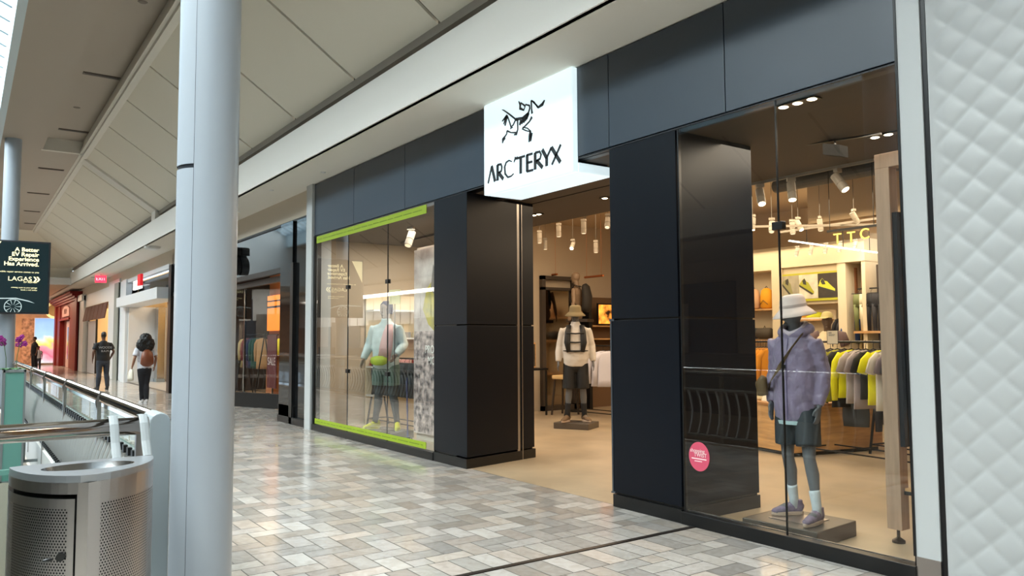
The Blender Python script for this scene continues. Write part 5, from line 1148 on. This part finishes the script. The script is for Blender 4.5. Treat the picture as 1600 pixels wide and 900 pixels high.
for i in range(16):
    n, cc = (('black', '17181a'), ('slate', '2b3136'))[i % 2]; p = a.lerp(c, .04+.059*i)
    hung_pants('%s shorts on the low rack in the left window, %s from the left' % (n, ordn[i]), FAB(n+'l', cc), (p.x, p.y, 1.09), math.radians(60), 'shorts on the left window rack', L=.55, w=.34)
t, a, c = rack('tall back rack with olive and red tops deep in the left window', (-12.30, 6.75), (-11.75, 7.5), 1.55, .36)
for i, (n, cc) in enumerate((('white', 'cfc9bf'), ('red', 'a4262c'), ('olive', '8a8b4e'), ('sand', 'b5a684'), ('olive', '7d8048'), ('navy', '2e3152'))):
    p = a.lerp(c, .1+.16*i); hung_top('%s top on the deep rack of the left window, %s from the left' % (n, ordn[i]), FAB(n+'d', cc), (p.x, p.y, 1.54), math.radians(-20), 'tops on the deep left rack', 'short', L=.6, w=.42)
U = thing('side_shelving', 'pale shelving unit on the side wall seen through the left window', 'shelving', (-12.85, 6.9, 0))
b = MB(); b.box(-.08, -1.0, 0, -.04, 1.0, 2.3); b.build('back_board', CREAM, U)
for z in (.5, 1.0, 1.5, 2.0): b = MB(); b.box(-.04, -1.0, z, .26, 1.0, z+.03); b.build('shelf', WHITE, U)
for i in range(8):
    n, cc = (('red', '9c2f2c'), ('cream', 'd8cba8'), ('pink', 'd49a98'), ('grey', '8c8c8a'))[i % 4]; b = MB(); b.box(-.1, -.15, 0, .1, .15, .10); o = b.build('shoe_box', FAB(n+'b', cc), bevel=.005)
    o.location = (-12.74, 6.1+.42*(i//2), (1.032, 1.532)[i % 2]); tag(o, '%s box on the %s shelf of the pale side unit, %s column from the front' % (n, ('second', 'third')[i % 2], ordn[i//2]), 'box', 'boxes on the side shelving')
t = thing('display_sign', 'small cream square sign on a thin pole behind the left window glass joint', 'sign', (P(617, 464, 1, 5.35).x, 5.35, 0), math.radians(20))
zz = P(617, 464, 1, 5.35).z; b = MB(); b.box(-.115, -.004, zz-.11, .115, .004, zz+.11); b.build('card', mat('sign_cream', 'e4d9a8', .6, emit=.1), t); b = MB(); b.cyl((0, 0, .0), (0, 0, zz-.11), .006).cyl((0, 0, 0), (0, 0, .01), .1); b.build('stand', BLK, t)
q = P(642, 372, 1, 5.6); o = spot((q.x, 5.6, 3.235), .5, .5, 'black spotlight put in for a hanging hook at the top right of the left window', 'window spotlights', False, s=1.6)  # spotlight put in where a hooked tool hangs
track((-12.3, 6.3, 3.22), (-8.8, 6.3, 3.22), 'dark lighting track across the top of the left window', m=BLK)
t = thing('walking_pole_stand', 'thin blue and black poles in a small block at the right of the left window', 'poles', (-10.05, 5.25, 0)); b = MB(); b.box(-.06, -.05, 0, .06, .05, .10); b.build('block', BLK, t)
b = MB(); b.tube([(0, 0, .1), (.01, 0, .5), (-.03, .0, .9)], .009, 8).tube([(.03, 0, .1), (-.02, 0, .55), (-.01, .0, .95)], .007, 8); b.build('pole', mat('pole_blue', '39406e', .5), t)
# ================================================================ NEIGHBOURING SHOPS
b = MB(); b.box(-58, 4.9, 3.70, -12.88, 5.05, 4.2); structure(b.build('wall_north', mat('fascia_beige', 'c8bba8', .7)))
b = MB(); b.box(-24.0, 4.88, 3.665, -12.88, 4.92, 3.70); structure(b.build('trim_15', BLK))
# dark glossy shop beside the store
b = MB(); b.box(-23.9, 4.92, 2.86, -14.4, 4.98, 3.67).box(-14.4, 4.84, 0, -13.75, 5.6, 3.67).box(-13.75, 4.88, 0.0, -12.9, 4.95, 3.67); structure(b.build('wall_glossy_shop', DGLS))
b = MB(); b.box(-23.9, 4.90, 2.78, -14.4, 5.0, 2.88).box(-13.80, 4.82, 0, -13.66, 4.98, 2.9).box(-14.42, 4.82, 0, -12.9, 4.96, .12).box(-14.42, 4.84, 0, -13.62, 4.9, .32).box(-23.9, 5.1, 2.66, -14.4, 5.2, 2.78); structure(b.build('trim_16', BLK))
w3 = thing('window_3', '', '', kind='structure')
b = MB(); b.prism([(-18.6, 4.98, .32), (-16.55, 5.78, .32), (-16.55, 5.78, 2.8), (-18.6, 4.98, 2.8)], (.01, -.012, 0)); b.build('glass_pane', GLS, w3)
b = MB(); b.bar((-18.7, 4.96, .16), (-16.5, 5.80, .16), .08, .32).bar((-18.62, 4.98, .3), (-18.62, 4.98, 2.8), .05, .05).bar((-16.53, 5.79, .3), (-16.53, 5.79, 2.8), .05, .05); b.build('frame', BLK, w3)
b = MB(); b.box(-18.0, 5.22, .32, -17.93, 5.26, 2.8); b.build('handle_tube', CHROME, w3)
b = MB(); b.box(-24, 4.9, 0, -23.9, 10, 4).box(-24, 9.9, 0, -13.05, 10, 4).box(-24, 5.0, 3.7, -13.05, 10, 3.8).box(-13.2, 5.0, 0, -13.05, 10, 3.8)
structure(b.build('wall_shop_inside', mat('shop_dark_wall', '3a2f28', .7)))
b = MB(); b.box(-24, 5.6, -.4, -13.05, 10, .002); structure(b.build('floor', mat('shop_floor_tan', 'a58563', .3)))
OR = mat('orange_lit', 'ff8a2c', .5, emit=.75)
t = thing('light_panel', 'big glowing orange wall panel inside the dark neighbouring shop', 'light panel', (-20.0, 7.2, 0))
a0, a1 = P(418, 463, 1, 7.2), P(445, 516, 1, 7.2)
b = MB(); b.box(a0.x+20, 0, a1.z, a1.x+20.3, .06, a0.z); b.build('panel', OR, t); b = MB(); b.box(a0.x+20, -.02, a0.z-.18, a1.x+20.3, 0, a0.z-.14).box(a0.x+20, -.02, a0.z-.36, a1.x+20.3, 0, a0.z-.30); b.build('slat', BLK, t)
b = MB(); b.box(a0.x+20, .06, 0.01, a1.x+20.3, .2, 3.68); b.build('partition', mat('shop_orange_wall', '9a5a2c', .7), t)
t = thing('light_panel', 'pale yellow lit panel at the left inside the dark neighbouring shop', 'light panel', (-24, 7.2, 0)); a0, a1 = P(373, 464, 1, 7.2), P(388, 505, 1, 7.2)
b = MB(); b.box(a0.x+24, 0, a1.z, a1.x+24, .05, a0.z); b.build('panel', mat('yellow_lit', 'f0c070', .5, emit=.6), t); b = MB(); b.box(a1.x+23.6, .05, 0, a1.x+24, .1, 3.6); b.build('partition', BLK, t)
t = thing('sale_banner', 'dark red sale banner on a stand inside the dark neighbouring shop', 'banner', (P(425, 560, 1, 6.1).x, 6.1, 0)); b = MB(); b.box(-.34, -.01, .35, .34, .01, 1.62); b.build('cloth', mat('banner_red', '5a1416', .6), t)
text('lettering', 'SALE', mat('banner_white', 'c9b8b0', .6), (0, -.013, .98), (math.pi/2, 0, 0), .27, t, .002); b = MB(); b.bar((-.36, .02, 1.62), (.36, .02, 1.62), .03, .03).bar((0, .02, 0), (0, .02, 1.62), .03, .03).box(-.25, -.15, 0, .25, .15, .02); b.build('stand', BLK, t)
q = P(437, 541, 1, 6.8)
t = pack('bright yellow bag beside the sale banner in the dark neighbouring shop', 'e6d21c', (q.x, 6.8, 1.102), 1.1); t['group'] = 'bags in the neighbouring shop'; del t['group']
t = thing('display_table', 'orange brown display block under the yellow bag in the neighbouring shop', 'table', (q.x, 6.8, 0)); b = MB(); b.box(-.3, -.25, 0, .3, .25, 1.07); b.build('block', mat('shop_orange_wall', '', .7), t); b = MB(); b.box(-.37, -.32, 1.07, .37, .32, 1.10); b.build('top', WOODD, t)
t, a, c = rack('rack of red and dark tops near the glass of the neighbouring shop', (P(383, 500, 1, 6.4).x, 6.4), (P(414, 500, 1, 6.4).x, 6.4), 1.65, .5)
for i, (n, cc) in enumerate((('sand', 'a59060'), ('dark red', '6a1c1c'), ('plum', '3d2638'), ('navy', '232844'), ('dark green', '1c4032'), ('dark green', '1c4032'), ('tan', 'a0764a'))):
    p = a.lerp(c, .06+.14*i); hung_top('%s top on the rack in the dark neighbouring shop, %s from the left' % (n, ordn[i]), FAB(n+'r', cc), (p.x, p.y, 1.64), math.radians(30), 'tops in the neighbouring shop', 'long', L=.8, w=.42)
t = thing('shop_letter', 'white faced black sided channel letter beside the round column', 'letter', (-17.35, 4.80, 3.20)); text('letter_side', 'S', BLK, (0, .03, 0), (math.pi/2, 0, 0), .82, t, .08, bold=.02); text('letter_face', 'S', mat('letter_lit', 'f4f6f8', .4, emit=.8), (0, -.055, 0), (math.pi/2, 0, 0), .80, t, .006)
# white framed shop
WH = mat('shop_white', 'd6d8da', .45)
b = MB(); b.box(-24.3, 4.86, 0, -24.0, 5.1, 3.7).box(-24.02, 4.84, 0, -23.86, 5.0, 3.7); structure(b.build('trim_17', BLK))
b = MB(); b.box(-32.0, 4.80, 0, -31.2, 5.2, 3.75).box(-31.2, 4.86, 3.62, -24.3, 5.0, 3.75).box(-31.6, 4.55, 2.73, -24.3, 5.3, 3.06).box(-31.4, 4.9, 0, -31.1, 7.5, 2.73).box(-33.0, 4.88, 0, -32.0, 5.3, 3.75); structure(b.build('wall_white_shop', WH))
b = MB(); b.box(-31.1, 5.2, 3.06, -24.3, 5.24, 3.62); structure(b.build('window_6', DGLS))
b = MB(); b.box(-31.1, 5.0, -.01, -24.0, 9.0, .004); structure(b.build('floor', mat('shop_floor_grey', '9c9893', .3)))
b = MB(); b.box(-31.2, 9, 0, -24, 9.1, 3.7).box(-24.1, 5, 0, -24, 9, 3.7).box(-31.3, 5, 0, -31.2, 9, 3.7).box(-31.2, 5.3, 3.6, -24, 9, 3.7); structure(b.build('wall_shop_inside', mat('shop_gold_wall', 'c5ad84', .6)))
w7 = thing('window_7', '', '', kind='structure')
b = MB(); b.box(-31.0, 6.2, 0.05, -24.1, 6.21, 2.9); b.build('glass_pane', GLS, w7)
b = MB()
for x in (-31.0, -29.9, -27.3, -26.2, -24.2): b.box(x-.03, 6.17, 0, x+.03, 6.24, 2.95)
b.box(-31, 6.17, 0, -27.3, 6.24, .12).box(-31, 6.17, 2.85, -24.1, 6.24, 2.95); b.build('frame', STEEL, w7)
t = thing('steel_pillar', 'polished square pillar in front of the white framed shop interior', 'pillar', (P(248, 600, 1, 5.9).x, 5.9, 0)); b = MB(); b.box(-.28, -.12, 0, .28, .12, 2.73); b.build('shaft', CHROME, t)
b = MB(); b.box(-.30, -.14, 0, .30, .14, .12); b.build('base', GREYM, t)
for i, (x, z, n, cc) in enumerate(((-25.6, 2.1, 'olive', '6e6c3a'), (-25.1, 2.1, 'black', '202020'), (-24.8, 2.1, 'cream', 'd8caa4'))):
    hung_top('%s garment in the white framed shop window, %s from the left' % (n, ordn[i]), FAB(n+'q', cc), (P(256+5*i, 600, 1, 7.05).x, 7.05, 1.7), .3, 'garments in the white framed shop', 'short', L=.7, w=.4)
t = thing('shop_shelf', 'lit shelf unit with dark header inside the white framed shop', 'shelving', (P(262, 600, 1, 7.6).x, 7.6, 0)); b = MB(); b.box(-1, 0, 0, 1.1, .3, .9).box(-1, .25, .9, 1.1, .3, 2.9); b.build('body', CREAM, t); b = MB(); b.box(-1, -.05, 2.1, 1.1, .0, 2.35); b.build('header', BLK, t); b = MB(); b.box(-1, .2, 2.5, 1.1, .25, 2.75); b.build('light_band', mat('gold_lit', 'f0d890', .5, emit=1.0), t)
b = MB(); b.cyl((-1.1, -.55, 1.73), (1.1, -.55, 1.73), .012).cyl((-1.1, -.55, 0), (-1.1, -.55, 1.73), .012).cyl((1.1, -.55, 0), (1.1, -.55, 1.73), .012).bar((1.1, -.55, 1.73), (1.1, .2, 1.73), .015, .015); b.build('rail', BLK, t)
t = thing('shop_sign', 'white lit shop sign with red square end under the soffit', 'sign', (-27.6, 4.6, 3.33))
b = MB(); b.box(-.75, -.03, -.15, .6, .03, .14); b.build('white_panel', mat('sign_white_lit', 'f6f6f4', .4, emit=.9), t); b = MB(); b.box(.45, -.1, -.08, .95, -.02, .28); b.build('red_square', mat('sign_red', 'c21a24', .4, emit=.5), t)
text('lettering', 'edu', mat('sign_grey_print', 'b9b4b4', .5), (-.1, -.034, 0), (math.pi/2, 0, 0), .3, t, .002); b = MB(); b.bar((-.4, .03, 0), (-.4, .26, 0), .04, .04).bar((.6, .03, 0), (.6, .26, 0), .04, .04).box(-.45, .22, -.03, .65, .26, .03); b.build('bracket', GREYM, t)
# third shop with brown awning panels
b = MB(); b.box(-35.6, 4.84, 0, -33.0, 5.2, 3.9).box(-45.0, 4.80, 0, -43.3, 5.2, 3.75).box(-43.3, 4.88, 3.15, -35.6, 5.2, 3.75).box(-44.9, 4.7, 3.5, -43.3, 4.9, 3.8); structure(b.build('wall_column_shop', WHITE))
b = MB(); b.box(-33.9, 4.80, 0, -33.0, 4.9, 3.75); structure(b.build('trim_18', mat('grey_green_panel', '8e8f86', .6)))
b = MB(); b.box(-43.3, 5.0, 0, -43.1, 9, 3.3).box(-43.3, 8.9, 0, -35.5, 9, 3.3).box(-35.7, 5.2, 0, -35.5, 9, 3.3).box(-43.3, 5.2, 3.2, -35.5, 9, 3.3); structure(b.build('wall_shop_inside', mat('shop_gold_wall', '', .6)))
b = MB(); b.box(-43.3, 4.9, -.01, -35.6, 9, .004); structure(b.build('floor', mat('shop_floor_grey', '', .3)))
for i in range(6):
    x = -42.9+i*1.2; b = MB(); b.prism([(x, 4.83, 3.12), (x, 4.72, 2.45), (x, 4.76, 2.45), (x, 4.87, 3.12)], (1.05, 0, 0)); o = b.build('awning_panel', mat('awning_brown', '6b4234', .7)); tag(o, 'brown sloping awning panel over the white columned shop window, %s from the left' % ordn[i], 'awning', 'brown awning panels')
t = thing('shop_door', 'white door panel at the left of the white columned shop window', 'door', (-41.4, 5.0, 0)); b = MB(); b.box(-1.5, -.03, 0, 1.2, .03, 2.45); b.build('leaf', WH, t); b = MB(); b.cyl((1.0, -.06, .9), (1.0, -.06, 1.4), .02); b.build('handle', BLK, t)
b = MB(); b.box(-1.56, -.04, 0, -1.5, .04, 2.5).box(1.2, -.04, 0, 1.26, .04, 2.5); b.build('frame', BLK, t)
for i in range(3):
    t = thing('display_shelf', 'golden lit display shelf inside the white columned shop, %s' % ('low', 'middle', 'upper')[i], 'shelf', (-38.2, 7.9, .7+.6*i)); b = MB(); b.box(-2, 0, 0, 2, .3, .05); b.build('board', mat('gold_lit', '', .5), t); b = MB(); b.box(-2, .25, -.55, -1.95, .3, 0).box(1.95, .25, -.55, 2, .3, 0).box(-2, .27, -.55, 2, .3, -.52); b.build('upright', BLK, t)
# red shop front
RED = mat('red_shopfront', '6e1a14', .45, spec=.3); RED2 = mat('red_door_panel', '5a1713', .5)
b = MB(); b.box(-56.6, 4.75, 0, -54.2, 5.3, 3.9).box(-48.9, 4.75, 0, -45.0, 5.3, 3.9).box(-54.2, 4.8, 2.75, -48.9, 5.3, 3.9); structure(b.build('wall_red_shop', RED))
b = MB()
for k, (d, z) in enumerate(((.10, 3.62), (.2, 3.72), (.32, 3.82), (.42, 3.92))): b.box(-56.6-d, 4.75-d, z, -45.0+d*.6, 5.2, z+.11)
b.box(-54.4, 4.68, 2.7, -48.7, 4.8, 2.8).box(-45.9, 4.66, 0, -45.0, 4.8, 3.62).box(-56.6, 4.66, 0, -55.8, 4.8, 3.62); structure(b.build('trim_19', mat('red_cornice', '7c1f1b', .5, spec=.3)))
t = thing('shop_door', 'pale tall door between dark red panels of the red shop front', 'door', (-50.9, 4.95, 0)); b = MB(); b.box(-1.0, -.05, 0, 1.0, .05, 2.65); b.build('leaf', mat('door_pale_pink', 'b89a94', .5), t); b = MB(); b.box(-.2, -.07, .5, .2, -.05, 2.3); b.build('dark_glass', DGLS, t)
b = MB(); b.box(-54.2, 5.0, 0, -51.9, 5.2, 2.75).box(-49.9, 5.0, 0, -48.9, 5.2, 2.75); structure(b.build('wall_red_shop', RED2))
t = thing('shop_sign', 'pale arched lettering sign on the red shop front', 'sign', (-50.8, 4.72, 3.18)); b = MB(); b.prism([(-1.8, 0, -.28), (1.8, 0, -.28), (1.8, 0, .15), (1.0, 0, .28), (0, 0, .33), (-1.0, 0, .28), (-1.8, 0, .15)], (0, .04, 0)); b.build('board', mat('sign_dusty', 'b78d86', .6), t)
text('lettering', 'PALM', RED2, (0, -.006, 0), (math.pi/2, 0, 0), .42, t, .003, font_scale_x=1.4)
# end of the mall: bright screen, round sign
t = thing('media_screen', 'large bright screen with blue, yellow and pink picture at the far end of the mall', 'screen', (-57.9, 4.4, 1.55))
b = MB(); b.box(-.05, -.72, -1.45, 0, .9, 1.45); b.build('frame', WHITE, t)
def sc_m():
    m = bpy.data.materials.new('screen_picture'); m.use_nodes = True; nt = m.node_tree; p = nt.nodes['Principled BSDF']; tc = nt.nodes.new('ShaderNodeTexCoord'); sp = nt.nodes.new('ShaderNodeSeparateXYZ'); nz = nt.nodes.new('ShaderNodeTexNoise'); nz.inputs['Scale'].default_value = 1.3
    nt.links.new(tc.outputs['Object'], sp.inputs[0]); nt.links.new(tc.outputs['Object'], nz.inputs['Vector']); a = nt.nodes.new('ShaderNodeMath'); a.operation = 'MULTIPLY_ADD'; a.inputs[1].default_value = 1.2; nt.links.new(nz.outputs[0], a.inputs[0]); nt.links.new(sp.outputs['Z'], a.inputs[2])
    r = nt.nodes.new('ShaderNodeValToRGB'); mr = nt.nodes.new('ShaderNodeMapRange'); mr.inputs[1].default_value = -.9; mr.inputs[2].default_value = 2.0; nt.links.new(a.outputs[0], mr.inputs[0]); nt.links.new(mr.outputs[0], r.inputs[0])
    cr = r.color_ramp; cr.elements[0].color = (*lin('dcdde0'), 1); cr.elements[1].color = (*lin('7fa0e0'), 1)
    for pos, c in ((.22, 'e8607a'), (.38, 'f0909a'), (.46, 'f3c95a'), (.55, 'f6e0a8'), (.62, '9fc0ea')): e = cr.elements.new(pos); e.color = (*lin(c), 1)
    nt.links.new(r.outputs[0], p.inputs['Emission Color']); p.inputs['Emission Strength'].default_value = .95; p.inputs['Base Color'].default_value = (.02, .02, .02, 1); return m
b = MB(); b.box(0, -.68, -1.41, .01, .86, 1.41); b.build('screen', sc_m(), t)
t = thing('round_sign', 'small round cream sign high on the end wall above the bright screen', 'sign', (-57.9, 4.78, 3.5)); b = MB(); b.cyl((0, 0, 0), (.08, 0, 0), .55, n=28); b.build('disc', mat('sign_cream_lit', 'f0d08a', .5, emit=.5), t); b = MB(); b.cyl((.08, 0, 0), (.09, 0, 0), .40, n=24); b.build('emblem', mat('sign_ochre', 'b98a4a', .5), t)
